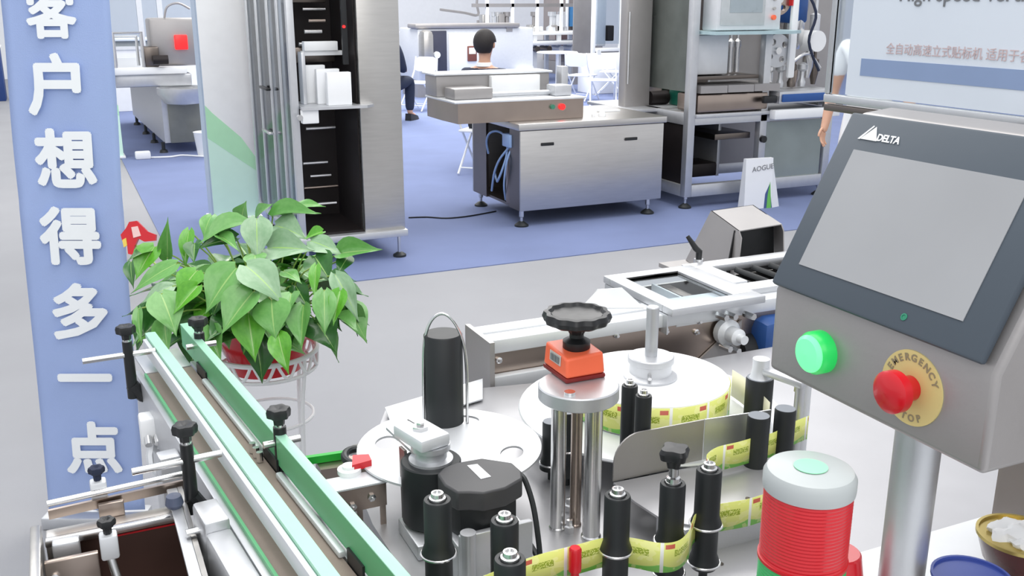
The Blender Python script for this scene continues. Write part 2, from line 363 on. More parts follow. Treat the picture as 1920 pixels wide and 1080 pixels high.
# ================================================================= TALL CABINET MACHINE
def cabinet():
    X0, X1, XD, Y0, Y1, Z0, Z1 = 1.353, 2.075, 1.795, 6.28, 7.7, .155, 2.35
    t = thing('packing_cabinet', 'tall stainless cabinet machine with dark open front and side shelf', 'machine', (1.7, 7.0, .006))
    obj('side_panel', MB().box(XD, X1, Y0, Y0 + .03, Z0 + .04, Z1, .004), STEEL, t)
    obj('side_panel', MB().box(X1 - .02, X1, Y0 + .03, Y1, Z0 + .04, Z1, .004), STEEL, t)
    obj('back_panel', MB().box(X0 + .02, X1 - .02, Y1 - .02, Y1, Z0 + .04, Z1), DSTEEL, t)
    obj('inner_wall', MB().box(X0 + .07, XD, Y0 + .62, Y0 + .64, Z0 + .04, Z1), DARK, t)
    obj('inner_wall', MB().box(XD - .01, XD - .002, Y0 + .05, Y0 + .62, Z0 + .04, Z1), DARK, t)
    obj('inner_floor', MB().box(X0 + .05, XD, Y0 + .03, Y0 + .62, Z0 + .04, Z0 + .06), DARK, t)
    obj('roof', MB().box(X0, X1, Y0, Y1, Z1, Z1 + .03), STEEL, t)
    obj('base_ledge', MB().box(X0, X1 + .01, Y0 - .03, Y1, Z0, Z0 + .045, .004), ALU, t)
    for a, b, c, d in ((X0, X0 + .045, Y0, Y0 + .05), (X0, X0 + .04, Y0 + .30, Y0 + .34), (X0, X0 + .04, Y0 + .62, Y0 + .66), (X0, X0 + .04, Y0 + 1.0, Y0 + 1.04), (X0, X0 + .04, Y1 - .05, Y1)):
        obj('frame_post', MB().box(a, b, c, d, Z0 + .04, Z1, .003), ALU, t)
    for a, b in ((Y0 + .05, Y0 + .30), (Y0 + .34, Y0 + .62), (Y0 + .66, Y0 + 1.0), (Y0 + 1.04, Y1 - .05)):
        obj('door_pane', MB().box(X0 + .012, X0 + .018, a, b, Z0 + .045, Z1 - .001), TGLASS, t)
    for q, w in ((.80, 'handle'), (1.10, 'handle')):
        obj('door_handle', MB().box(X0 - .03, X0, Y0 + .64, Y0 + .9, q, q + .018, .004), BLACK if q > 1 else CHROME, t)
    sh = obj('shelf', MB().prism([(X0 + .04, Y0 - .10), (X1 - .26, Y0 - .10), (X1 - .2, Y0 - .04), (X1 - .2, Y0 - .002), (XD - .02, Y0 - .002), (XD - .02, Y0 + .32), (X0 + .06, Y0 + .32), (X0 + .05, Y0)], 1.035, 1.052), ALU, t)
    obj('bolt', MB().cyl((X0 + .03, Y0 - .05, .99), (X0 + .03, Y0 - .085, .99), .018, n=12), CHROME, t)
    obj('shelf_bracket', MB().box(X0 + .045, X0 + .15, Y0 - .08, Y0 - .02, .95, 1.034, .006), WHITE, t)
    r = random.Random(3)
    for z in (.36, .45, .53, .62, .86, 1.42, 1.5, 1.57, 1.64, 1.73, 1.8):
        a = X0 + .14 + r.random() * .05; b = XD - .06 - r.random() * .1; y = Y0 + .18 + r.random() * .3
        obj('roller_bar', MB().cyl((a, y, z), (b, y, z), .008 + .008 * r.random(), n=12), CHROME if r.random() > .3 else WARM, t)
    for z, h, x0, x1 in ((1.30, .10, X0 + .1, XD - .06), (1.68, .06, X0 + .08, XD - .1)):
        obj('feed_block', MB().box(x0, x1, Y0 + .34, Y0 + .5, z, z + h, .01), DSTEEL, t)
    obj('upright_guide', MB().box(X0 + .10, X0 + .125, Y0 + .1, Y0 + .2, 1.052, 1.38, .004), ALU, t)
    obj('crossbar', MB().box(X0 + .13, XD - .04, Y0 + .22, Y0 + .26, 1.35, 1.38, .004), WHITE, t)
    obj('indicator', MB().cyl((1.72, Y0 + .04, 1.535), (1.72, Y0 + .025, 1.535), .009, n=12), LED_R, t)
    obj('indicator_rail', MB().box(1.71, 1.745, Y0 + .04, Y0 + .07, 1.30, 2.3, .003), BLACK, t)
    for x, y in ((X0 + .05, Y0 + .02), (X1 - .04, Y0 + .02), (X0 + .05, Y1 - .08), (X1 - .04, Y1 - .08)):
        f = obj('levelling_foot', MB().lathe((x, y, .006), [(.045, 0), (.045, .014), (.02, .03), (.012, .032)], 16), RUB, t)
        obj('foot_stem', MB().cyl((x, y, .036), (x, y, Z0), .012, n=10), CHROME, f)
    for k, (x0, x1, y, h, d) in enumerate(((1.49, 1.62, Y0 + .17, .24, .06), (1.54, 1.69, Y0 + .08, .22, .05), (1.58, 1.735, Y0 - .03, .205, .06))):
        b = obj('sample_carton', MB().box(x0, x1, y, y + d, 1.0525, 1.0525 + h, .003), PAPER)
        tag(b, ['small white carton at the back of the cabinet shelf', 'white carton in the middle of the cabinet shelf', 'foremost white carton on the cabinet shelf'][k], 'carton', 'white cartons on the cabinet shelf')
    b = obj('folded_sheet', MB().box(1.50, 1.72, Y0 + .2, Y0 + .27, 1.381, 1.44, .004), WHITE); tag(b, 'white folded block held above the cartons in the cabinet', 'block')
cabinet()

# ================================================================= CENTRE BENCH MACHINE
def lfoot(t, x, y, zt, z=.006):
    f = obj('levelling_foot', MB().lathe((x, y, z), [(.055, 0), (.055, .012), (.025, .035), (.014, .04)], 18), RUB, t)
    obj('foot_stem', MB().lathe((x, y, z + .04), [(.012, 0), (.012, .03), (.02, .035), (.02, zt - z - .04)], 12), CHROME, f)
def bench():
    X0, X1, Y0, Y1, Z0, Z1 = 3.165, 4.44, 6.76, 7.72, .13, .80
    t = thing('bench_cabinet', 'low stainless bench cabinet with two black slot handles on levelling feet', 'machine', (3.8, 7.2, .006))
    obj('front_panel', MB().box(X0 + .0, X1, Y0, Y0 + .02, Z0, Z1 - .055, .003), STEELX, t)
    obj('back_panel', MB().box(X0, X1, Y1 - .02, Y1, Z0, Z1 - .055, .003), STEEL, t)
    obj('side_panel', MB().box(X1 - .02, X1, Y0 + .02, Y1 - .02, Z0, Z1 - .055, .003), STEEL, t)
    obj('side_panel', MB().box(X0, X0 + .02, Y0 + .02, Y0 + .2, Z0, Z1 - .055), DSTEEL, t)
    obj('side_panel', MB().box(X0, X0 + .02, Y1 - .3, Y1 - .02, Z0, Z1 - .055), DSTEEL, t)
    obj('base_tray', MB().box(X0 + .02, X1 - .02, Y0 + .02, Y1 - .02, Z0, Z0 + .02), DSTEEL, t)
    obj('worktop', MB().box(X0 - .02, X1 + .02, Y0 - .015, Y1 + .02, Z1 - .05, Z1, .006), STEELX, t)
    for px, py in ((1026, 270), (1183, 260)):
        p = PY(px, py, Y0); obj('slot_handle', MB().box(p.x - .055, p.x + .055, Y0 - .012, Y0 - .001, p.z - .012, p.z + .012, .006), BLACK, t)
    for x, y in ((X0 + .03, Y0 + .04), (X1 - .1, Y0 + .04), (X0 + .05, Y1 - .06), (X1 - .1, Y1 - .06)): lfoot(t, x, y, Z0)
    c = Vector((X0 - .01, Y0 + .42, .5)); pt = [c + Vector((-.03 * math.sin(a * 2), .17 * math.cos(a), .2 * math.sin(a))) for a in [i * .5 for i in range(12)]]
    obj('air_hose', MB().tube(pt, .009, 8, smooth=4), TUBE, t)
    obj('air_hose', MB().tube([(X0 + .05, Y0 + .14, .68), (X0 - .02, Y0 + .3, .52), (X0 - .03, Y0 + .42, .38), (X0, Y0 + .55, .2)], .009, 8, smooth=5), TUBE, t)
    obj('air_hose', MB().tube([(X0 + .05, Y0 + .2, .66), (X0 - .02, Y0 + .2, .5), (X0 - .02, Y0 + .26, .3), (X0 + .03, Y0 + .34, .16)], .008, 8, smooth=5), TUBE, t)
    obj('air_cylinder', MB().lathe((X0 + .06, Y0 + .27, .15), [(.05, 0), (.055, .02), (.055, .4), (.03, .43), (.02, .5)], 18), WARM, t)
    obj('valve_block', MB().box(X0 - .02, X0 + .05, Y0 + .16, Y0 + .3, .6, .7, .008), TUBE, t)
    obj('fitting', MB().lathe((3.98, Y0 + .2, Z1), [(.03, 0), (.03, .02), (.02, .035), (0, .045)], 14), WHITE, t)
    obj('fitting', MB().lathe((3.90, Y0 + .2, Z1), [(.015, 0), (.015, .02), (0, .025)], 12), WHITE, t)
    obj('strip_light', MB().box(4.1, 4.3, Y0 + .45, Y0 + .5, Z1, Z1 + .015, .003), WHITE, t)
    # feeder unit on top, overhanging to the left
    u = thing('feeder_unit', 'long stainless feeder box with green and red buttons overhanging the bench', 'machine', (3.2, 7.1, .8))
    z = .802; a = P(865, 235, z); b = P(1068, 215, z); A, B = a.x, b.x; Yf = 6.93
    obj('body', MB().prism([(A, Yf), (B, Yf), (B + .03, Yf + .35), (B + .03, Yf + .62), (A - .02, Yf + .62), (A - .02, Yf + .3)], z, z + .15), WARM, u)
    obj('top_cover', MB().box(A - .03, B + .02, Yf - .01, Yf + .64, z + .15, z + .165, .004), ALUW, u)
    obj('hopper_box', MB().box(A + .02, A + .34, Yf + .12, Yf + .34, z + .166, z + .25, .012), CONS, u)
    obj('raised_deck', MB().box(A - .02, B - .1, Yf + .40, Yf + .66, z + .166, z + .33, .01), CONS, u)
    obj('deck_cover', MB().box(A - .04, B - .08, Yf + .38, Yf + .68, z + .33, z + .345, .004), ALUW, u)
    obj('white_guard', MB().box(A + .42, B - .22, Yf + .33, Yf + .395, z + .18, z + .32, .004), WHITE, u)
    obj('slide_rail', MB().cyl((A + .34, Yf + .2, z + .19), (B - .1, Yf + .2, z + .19), .02, n=12), ALU, u)
    obj('end_block', MB().box(B - .2, B - .05, Yf + .1, Yf + .26, z + .166, z + .25, .01), ALU, u)
    obj('end_upright', MB().box(B - .04, B + .02, Yf + .3, Yf + .4, z + .166, z + .38, .006), ALU, u)
    for px, m in ((1035, mat('button_green', (60, 130, 105), .3)), (1053, LED_R)):
        p = PY(px, 200, Yf); obj('push_button', MB().cyl((p.x, Yf, p.z), (p.x, Yf - .02, p.z), .024 if m is LED_R else .018, n=16), m, u)
    # steel tower column on the right of the bench, and dark machine behind
    v = thing('column_machine', 'tall grey steel column machine standing behind the bench at its right end', 'machine', (4.75, 7.7, .006))
    obj('column', MB().box(4.51, 4.77, 7.5, 7.62, .01, 2.4, .02), CONS, v)
    obj('rear_housing', MB().box(4.99, 5.5, 7.66, 8.05, .8, 2.4, .02), DSTEEL, v)
    obj('lower_housing', MB().box(4.5, 5.4, 7.62, 8.08, .12, .769, .02), DARK, v)
    obj('bench_plate', MB().box(4.47, 5.45, 7.3, 8.1, .77, .80, .004), ALU, v)
    obj('motor', MB().cyl((4.80, 7.56, .862), (4.98, 7.56, .862), .06, n=20), DARK, v)
    obj('green_box', MB().box(4.99, 5.13, 7.40, 7.54, .801, .98, .012), mat('teal_plastic', (20, 110, 90), .4), v)
    obj('bracket_rod', MB().cyl((4.52, 7.47, 1.6), (4.52, 7.47, 1.0), .008, n=8), CHROME, v)
    obj('levelling_foot', MB().lathe((4.6, 7.75, .006), [(.05, 0), (.02, .05), (.012, .12)], 12), RUB, v)
    obj('levelling_foot', MB().lathe((5.3, 7.95, .006), [(.05, 0), (.02, .05), (.012, .12)], 12), RUB, v)
bench()

# ================================================================= RIGHT FILLING MACHINE
def filler():
    Y0, Y1 = 6.83, 7.75; XA, XB, XC = 4.72, 5.50, 6.18
    t = thing('filling_machine', 'open stainless frame machine with tray conveyor and control box, standing on blue carpet', 'machine', (5.4, 7.3, .006))
    for x, z1 in ((XA, 2.3), (XB - .04, 1.42), (XC, .85)):
        obj('frame_post', MB().box(x, x + .07, Y0, Y0 + .07, .10, z1, .004), ALU, t)
        obj('frame_post', MB().box(x, x + .07, Y1 - .07, Y1, .10, max(z1, 1.9), .004), ALU, t)
    obj('thin_post', MB().box(XC + .05, XC + .085, Y0 - .02, Y0 + .015, .85, 2.3, .004), ALU, t)
    for z in (.10, .70):
        obj('cross_rail', MB().box(XA + .07, XC, Y0, Y0 + .06, z, z + (.10 if z < .5 else .06), .004), ALU, t)
        obj('side_rail', MB().box(XA, XA + .06, Y0 + .07, Y1 - .07, z, z + .10, .004), ALU, t)
        obj('cross_rail', MB().box(XA + .07, XC, Y1 - .06, Y1, z, z + .10, .004), ALU, t)
    obj('lower_panel', MB().box(XA + .02, XA + .03, Y0 + .07, Y1 - .07, .2, .70), DARK, t)
    obj('back_panel', MB().box(XA + .07, XC, Y1 - .08, Y1 - .07, .2, .7), CONS, t)
    obj('divider', MB().box(XB - .25, XB - .22, Y0 + .3, Y1 - .08, .2, .7, .003), ALU, t)
    obj('lower_door', MB().box(XB + .04, XC - .02, Y0 + .02, Y0 + .03, .2, .69), mat('grey_green_glass', (150, 160, 158), .2, .4, .1, 4), t)
    obj('gearbox', MB().box(XA + .25, XA + .55, Y0 + .3, Y0 + .6, .201, .32, .02), DARK, t)
    obj('motor_tray', MB().box(XA + .35, XB - .06, Y0 + .1, Y0 + .6, .55, .6, .004), DSTEEL, t)
    obj('deck', MB().box(XA + .07, XC + .02, Y0 - .02, Y1, .76, .79, .004), ALU, t)
    obj('front_lip', MB().box(XB + .03, XC + .06, Y0 - .10, Y0 - .02, .72, .80, .01), WHITE, t)
    obj('deck_trough', MB().box(XA + .08, XB + .02, Y0 - .01, Y0 + .3, .80, .95, .02), WARM, t)
    for i in range(3):
        x = XA + .09 + i * .27; obj('tray', MB().prism([(x, Y0 - .03), (x + .25, Y0 - .05), (x + .26, Y0 + .3), (x + .01, Y0 + .32)], .96, 1.02), CONS, t)
    obj('belt_frame', MB().box(XB + .08, XC + .05, Y0 - .08, Y0 + .3, .85, .95, .006), ALU, t)
    obj('belt', MB().box(XB + .1, XC - .02, Y0 - .1, Y0 - .081, .865, .93, .006), BBELT, t)
    obj('clamp', MB().box(XB - .08, XB + .06, Y0 - .08, Y0 - .04, .86, .92, .01), BLACK, t)
    obj('clamp', MB().box(XC - .02, XC + .07, Y0 - .12, Y0 - .06, .80, .84, .01), BLACK, t)
    obj('lock', MB().cyl((XB - .01, Y0 - .03, .55), (XB - .01, Y0 - .001, .55), .03, n=16), BLACK, t)
    obj('cover_box', MB().box(XA + .08, XA + .44, Y0 + .1, Y0 + .4, 1.10, 1.42, .01), ALUW, t)
    obj('stage', MB().box(XA + .08, XB - .05, Y0 + .05, Y0 + .5, 1.06, 1.09, .004), DSTEEL, t)
    for i in range(3):
        x = XA + .50 + i * .07; obj('spindle', MB().lathe((x, Y0 + .25, 1.10), [(.022, 0), (.022, .2), (.03, .22), (.03, .26), (.012, .28), (.012, .36)], 14), CHROME, t)
    obj('side_guard', MB().box(XA + .075, XA + .085, Y0 + .07, Y1 - .08, .96, 2.2), mat('smoked_panel', (110, 116, 112), .3, .5, .3, 3), t)
    # platform and touch panel
    obj('platform', MB().prism([(XA + .08, Y0 - .2), (XB + .05, Y0 - .22), (XB + .22, Y0 - .12), (XB + .24, Y0 + .2), (XA + .08, Y0 + .2)], 1.43, 1.455), mat('pale_aqua', (180, 205, 210), .4, .3), t)
    cb = obj('control_box', MB().box(XA + .13, XB - .02, Y0 - .14, Y0 + .06, 1.462, 1.9, .01), ALUW, t)
    obj('touch_screen', MB().box(XA + .16, XB - .19, Y0 - .15, Y0 - .1405, 1.50, 1.86, .003), mat('screen_grey', (188, 194, 196), .3), cb)
    obj('screen_area', MB().box(XA + .24, XB - .22, Y0 - .153, Y0 - .1505, 1.60, 1.83), mat('screen_pale', (158, 170, 176), .3), cb)
    for i, z in enumerate((1.56, 1.63, 1.70, 1.78)):
        obj('push_button', MB().cyl((XB - .10, Y0 - .14, z), (XB - .10, Y0 - .16, z), .02 if i == 0 else .012, n=14), ORANGE if i == 0 else STEEL, cb)
    # cam wheels and drive parts on the right
    for x, z, r, m in ((XB + .14, 1.70, .13, WARM), (XB + .16, 1.28, .14, ALU)):
        hs = [circ((0, 0), r * .22, 14)] ; y = Y0 + .12
        hs = [circ((r * .62 * math.cos(a), r * .62 * math.sin(a)), r * .2, 14) for a in [k * math.pi / 2 + .6 for k in range(4)]]
        w = holed('cam_wheel', circ((0, 0), r, 36), hs, 0, .03, m, t)
        w.data.transform(Matrix.Translation(-ORG[t.name]) @ Matrix.Translation((x, y, z)) @ Matrix.Rotation(math.pi / 2, 4, 'X') @ Matrix.Translation(ORG[t.name]))
        obj('hub', MB().cyl((x, y - .05, z), (x, y + .06, z), .03, n=14), CHROME, t)
    obj('push_rod', MB().box(XB + .26, XB + .33, Y0 + .05, Y0 + .09, 1.05, 2.0, .015), WHITE, t)
    obj('red_strip', MB().box(XB + .245, XB + .258, Y0 + .05, Y0 + .09, 1.65, 1.95), RED, t)
    obj('drum', MB().cyl((XB + .62, Y0 + .12, 1.35), (XB + .62, Y0 + .3, 1.35), .09, n=24), WHITE, t)
    obj('drive_motor', MB().lathe((XB + .48, Y0 + .3, 1.28), [(.07, 0), (.1, .05), (.1, .25), (.06, .3), (.05, .6)], 20), CHROME, t)
    obj('drive_head', MB().box(XB + .36, XB + .56, Y0 + .2, Y0 + .4, 1.5, 1.72, .03), BLUE, t)
    obj('drive_head', MB().box(XB + .42, XB + .7, Y0 + .3, Y0 + .5, 1.70, 1.95, .04), DSTEEL, t)
    obj('link_arm', MB().tube([(XB + .34, Y0 + .1, 1.18), (XB + .5, Y0 + .1, 1.25), (XB + .68, Y0 + .14, 1.12)], .014, 8, smooth=4), CHROME, t)
    for i in range(4):
        x = XB + .18 + i * .12; obj('nozzle', MB().lathe((x, Y0 + .2, .96), [(.03, 0), (.035, .04), (.02, .07), (.02, .13), (.045, .15), (.045, .19), (.015, .21)], 14), (CHROME, ALU, DSTEEL, ALU)[i], t)
    for i, (x, z, rr_, L) in enumerate(((XB + .72, 1.12, .05, .22), (XB + .60, 1.02, .035, .14), (XB + .82, 1.42, .045, .3), (XB + .88, 1.05, .04, .25), (XB + .52, 1.46, .03, .12))):
        obj('guide_column', MB().lathe((x, Y0 + .35 + i * .03, z), [(rr_ * .5, -.1), (rr_, 0), (rr_, L * .5), (rr_ * .4, L * .55), (rr_ * .4, L), (rr_ * .7, L + .01), (rr_ * .7, L + .04)], 16), (CHROME, WARM, ALUW, DSTEEL, CHROME)[i], t)
    obj('feed_hopper', MB().lathe((XB + .70, Y0 + .62, 1.30), [(.03, 0), (.04, .1), (.16, .3), (.17, .45), (.16, .45), (.03, .12)], 24), STEEL, t)
    obj('air_hose', MB().tube([(XB + .40, Y0 + .2, 1.9), (XB + .55, Y0 + .1, 1.6), (XB + .50, Y0 + .1, 1.35), (XB + .62, Y0 + .08, 1.1)], .012, 8, smooth=5), NAVY, t)
    obj('air_hose', MB().tube([(XB + .86, Y0 + .2, 1.9), (XB + .78, Y0 + .1, 1.55), (XB + .9, Y0 + .15, 1.2)], .010, 8, smooth=5), TUBE, t)
    obj('bay_shelf', MB().box(XC - .02, XC + .4, Y0 + .1, Y0 + .9, .80, .85, .004), ALU, t)
    obj('back_plate', MB().box(XB + .05, XC + .85, Y0 + .93, Y0 + .95, .12, 2.2), CONS, t)
    for x, y in ((XA + .03, Y0 + .03), (XC, Y0 + .03), (XA + .03, Y1 - .04), (XC, Y1 - .04)): lfoot(t, x, y, .10)
    # carrier bag on the floor
    g = thing('paper_bag', 'white paper carrier bag with blue and green swoosh standing before the filling machine', 'bag', (5.40, 6.55, .006))
    M = Matrix.Translation((5.30, 6.62, .006)) @ Matrix.Rotation(-.10, 4, 'Z')
    obj('body', MB(M).hexa([(-.14, -.05, 0), (.13, -.05, 0), (.13, .05, 0), (-.14, .05, 0)], [(-.13, -.02, .42), (.13, -.02, .42), (.13, .02, .42), (-.13, .02, .42)]), PAPER, g)
    obj('print_blue', MB(M).slab([(.05, -.0515, .0), (.13, -.0515, .0), (.10, -.037, .2), (.06, -.042, .12)], (0, .002, 0)), mat('bag_blue', (70, 90, 140), .6), g)
    obj('print_green', MB(M).slab([(.075, -.054, .0), (.12, -.054, .0), (.105, -.038, .22), (.085, -.044, .12)], (0, .002, 0)), mat('bag_green', (110, 190, 90), .6), g)
    obj('side_gusset', MB(M).hexa([(.131, -.05, 0), (.22, -.02, 0), (.131, .05, 0)], [(.131, -.02, .40), (.14, -.0, .40), (.131, .02, .40)]), PAPER, g)
    text('lettering', 'AOGUE', PGREY, g, M @ frame((.03, -.03, .34), (1, 0, .12), (0, .07, 1)), .06, .0006)
filler()

# ================================================================= FOLDING CHAIRS
def chair_meshes(t):
    w = .21
    obj('seat', MB().box(-w, w, -.2, .2, .42, .445, .012), WHITE, t)
    b = MB(Matrix.Translation((0, .225, .62)) @ Matrix.Rotation(-.18, 4, 'X'))
    pts = circ((0, 0), .21, 24, .12); pts = [(max(-.21, min(.21, x * 1.18)), max(-.11, min(.12, y * 1.15))) for x, y in pts]
    b.hexa([(x, -.008, y + .08) for x, y in pts], [(x, .008, y + .08) for x, y in pts]); obj('backrest', b, WHITE, t)
    for s in (-1, 1):
        obj('front_leg', MB().tube([(s * w, -.27, .012), (s * w, .12, .45), (s * w, .22, .60), (s * w * .95, .26, .82)], .012, 8), WHITE, t)
        obj('rear_leg', MB().tube([(s * w * .88, .27, .012), (s * w * .88, -.14, .43)], .012, 8), WHITE, t)
    obj('stretcher', MB().tube([(-w, -.2, .09), (w, -.2, .09)], .008, 8), WHITE, t)
    obj('stretcher', MB().tube([(-w * .88, .22, .07), (w * .88, .22, .07)], .008, 8), WHITE, t)
chairs = [(P(1090, 189), 2.2, 'white folding chair beside the small white round table'), (P(1130, 201), -.5, 'nearest white folding chair of the group behind the bench'),
          (P(1146, 180), .9, 'white folding chair before the draped table, left of the steel column'), (P(1182, 190), 2.6, 'white folding chair largely hidden by the steel column'),
          (P(990, 176), .2, 'white folding chair beside the seated man with dark hair'),
          (P(786, 207), -.9, 'white folding chair just right of the tall steel cabinet')]
CH0 = thing('folding_chair', chairs[0][2], 'chair', (0, 0, 0), 'white folding chairs'); chair_meshes(CH0)
for i, (p, a, lab) in enumerate(chairs):
    if i == 0: c = CH0
    else:
        c = CH0.copy(); COL.objects.link(c)
        for k in list(CH0.children): d = k.copy(); COL.objects.link(d); d.parent = c
    c.location = (p.x, p.y, .006); c.rotation_euler = (0, 0, a); c['label'] = lab

# ================================================================= PEOPLE
def skin_mesh(verts, edges, rad, lv=2, sc=1.):
    me = bpy.data.meshes.new('tmp'); me.from_pydata([Vector(v) for v in verts], edges, [])
    o = bpy.data.objects.new('tmp', me); COL.objects.link(o); s = o.modifiers.new('s', 'SKIN'); s.use_smooth_shade = True; s.branch_smoothing = .3
    for i, r in enumerate(rad): me.skin_vertices[0].data[i].radius = (r, r) if isinstance(r, (int, float)) else r
    me.skin_vertices[0].data[0].use_root = True
    sb = o.modifiers.new('b', 'SUBSURF'); sb.levels = lv
    dg = bpy.context.evaluated_depsgraph_get(); dg.update(); out = bpy.data.meshes.new_from_object(o.evaluated_get(dg)); bpy.data.objects.remove(o)
    return out
def merge(name, meshes, m, parent, M):
    bm = bmesh.new()
    for me in meshes: bm.from_mesh(me)
    me = bpy.data.meshes.new(name); bm.to_mesh(me); bm.free(); me.transform(Matrix.Translation(-ORG[parent.name]) @ M)
    me.polygons.foreach_set('use_smooth', [True] * len(me.polygons)); me.materials.clear(); return finish(name, me, m, parent, None)
def chain(pts, rad): return pts, [(i, i + 1) for i in range(len(pts) - 1)], rad
def person(label, loc, rot, pose, shirt, trousers, shoes, sleeve=.5, sc=1.):
    """pose: 'sit' or 'stand'; figure faces local -Y"""
    t = thing('person', label, 'person', loc); M = Matrix.Translation(loc) @ Matrix.Rotation(rot, 4, 'Z') @ Matrix.Scale(sc, 4)
    hz = .50 if pose == 'sit' else .93; lean = -.04
    V = [(0, 0, hz), (0, 0, hz + .14), (0, -.01, hz + .30), (0, -.0, hz + .43), (0, .0, hz + .50), (0, -.01, hz + .56), (0, -.02, hz + .62), (0, -.02, hz + .70), (0, -.015, hz + .77)]
    Rr = [.125, .12, .14, .13, .06, .052, .07, .09, .07]; E = [(i, i + 1) for i in range(8)]
    def ad(v, r, f): V.append(v); Rr.append(r); E.append((f, len(V) - 1)); return len(V) - 1
    hands = []; feet = []; arms = {}
    for s in (-1, 1):
        a = ad((s * .17, 0, hz + .43), .062, 3)
        if pose == 'sit': el, wr = (s * .24, -.06, hz + .16), (s * .12, -.30, hz + .14)
        else: el, wr = (s * .27, .02, hz + .14), (s * .27, -.06, hz - .10)
        a = ad(tuple((Vector((s * .2, 0, hz + .41)) * .5 + Vector(el) * .5)), .05, a); e_ = ad(el, .042, a)
        m_ = ad(tuple(Vector(el) * .6 + Vector(wr) * .4), .04, e_); w = ad(wr, .028, m_)
        d = (Vector(wr) - Vector(el)).normalized(); pm = Vector(wr) + d * .05; ad(tuple(pm), (.036, .022), w)
        arms[s] = (el, wr); hands.append((Vector(wr), d, s))
        if pose == 'sit': kn, an = (s * .13, -.42, hz + .0), (s * .13, -.40, .09)
        else: kn, an = (s * .11, -.01, .50), (s * .11, .02, .09)
        h = ad((s * .09, 0, hz - .04), .09, 0); k0 = ad(tuple((Vector((s * .09, 0, hz - .04)) + Vector(kn)) * .5), .078, h)
        k = ad(kn, .056, k0); c_ = ad(tuple(Vector(kn) * .6 + Vector(an) * .4), .052, k); an_ = ad(an, .036, c_)
        ad((an[0], an[1] - .13, .035), .032, an_); feet.append((an, s))
    bits = [skin_mesh(V, E, Rr)]
    for wr, d, s in hands:
        side = Vector((0, -1, 0)) if pose == 'stand' else Vector((-s, 0, 0)); side = (side - d * side.dot(d)).normalized(); nrm = d.cross(side)
        for k, (o_, L) in enumerate(((-.026, .062), (-.009, .075), (.009, .07), (.026, .052))):
            b = wr + d * .06 + side * -o_; q = nrm * (.012 * s)
            bits.append(skin_mesh(*chain([b - d * .02, b + d * .02, b + d * (.02 + L * .5) + q, b + d * (.012 + L) + q * 2.6], [.009, .009, .008, .006]), 1))
        b = wr + d * .02 + side * .02
        bits.append(skin_mesh(*chain([b, b + side * .022 + d * .02, b + side * .034 + d * .048, b + side * .034 + d * .07], [.011, .010, .009, .007]), 1))
    z = hz + .68
    bm = bmesh.new(); mb = MB()
    mb.lathe((0, -.115, z - .005), [(.004, .012), (.011, -.004), (.013, -.016), (.004, -.024)], 10)          # nose
    for s in (-1, 1): mb.lathe((s * .088, -.01, z), [(0, -.03), (.012, -.02), (.014, 0), (.016, .018), (0, .03)], 10)
    me = bpy.data.meshes.new('f'); mb.bm.to_mesh(me); bits.append(me)
    body = merge('body', bits, SKIN, t, M)
    eb = MB(M)
    for s in (-1, 1): eb.lathe((s * .032, -.098, z + .008), [(0, -.009), (.009, -.005), (.011, 0), (.009, .005), (0, .009)], 10)
    obj('eyes', eb, BLACK, body); obj('mouth', MB(M).lathe((0, -.094, z - .052), [(0, -.005), (.018, -.002), (.018, .002), (0, .005)], 10), mat('lips', (170, 95, 90), .5), body)
    hb = bmesh.new(); bmesh.ops.create_uvsphere(hb, u_segments=20, v_segments=14, radius=1)
    for v in list(hb.verts):
        if v.co.z < -.1 and v.co.y < .1 or v.co.z < -.8: hb.verts.remove(v)
        elif v.co.y < -.55 and v.co.z < .35: hb.verts.remove(v)
    for v in hb.verts: v.co = Vector((v.co.x * .095, v.co.y * .112 - .012, v.co.z * .112 + z + .025))
    hm = MB(M); hm.join(hb); h = obj('hair', hm, HAIR, t, 180); so = h.modifiers.new('thickness', 'SOLIDIFY'); so.thickness = .012; so.offset = 1
    # clothing
    V2 = [(0, 0, hz - .10)] + [V[1], V[2], (0, 0, hz + .42), (0, 0, hz + .475)]; R2 = [.158, .155, .165, .155, .075]; E2 = [(0, 1), (1, 2), (2, 3), (3, 4)]
    for s in (-1, 1):
        el, wr = arms[s]; V2.append((s * .18, 0, hz + .425)); R2.append(.078); E2.append((3, len(V2) - 1))
        V2.append(tuple(Vector((s * .2, 0, hz + .41)) * .5 + Vector(el) * .5)); R2.append(.066); E2.append((len(V2) - 2, len(V2) - 1))
        V2.append(tuple(Vector(el) * (1.05 if sleeve <= .5 else 1) + Vector((0, 0, .05 if sleeve <= .5 else 0)))); R2.append(.058); E2.append((len(V2) - 2, len(V2) - 1))
        if sleeve > .5: V2.append(tuple(Vector(wr))); R2.append(.04); E2.append((len(V2) - 2, len(V2) - 1))
    merge('shirt', [skin_mesh(V2, E2, R2)], shirt, t, M)
    obj('collar', MB(M).lathe((0, 0, hz + .49), [(.078, 0), (.07, .03), (.062, .035), (.066, 0)], 20), WHITEM if shirt is NAVY else shirt, t)
    V3 = [(0, 0, hz + .13), (0, 0, hz - .02)]; R3 = [.138, .142]; E3 = [(0, 1)]
    for an, s in feet:
        kn = (s * .13, -.42, hz) if pose == 'sit' else (s * .11, -.01, .50)
        n0 = len(V3); V3 += [(s * .09, 0, hz - .05), tuple((Vector((s * .09, 0, hz - .04)) + Vector(kn)) * .5), kn, tuple(Vector(kn) * .55 + Vector(an) * .45), (an[0], an[1], .11)]
        R3 += [.105, .094, .072, .066, .056]; E3 += [(1, n0)] + [(n0 + i, n0 + i + 1) for i in range(4)]
    merge('trousers', [skin_mesh(V3, E3, R3)], trousers, t, M)
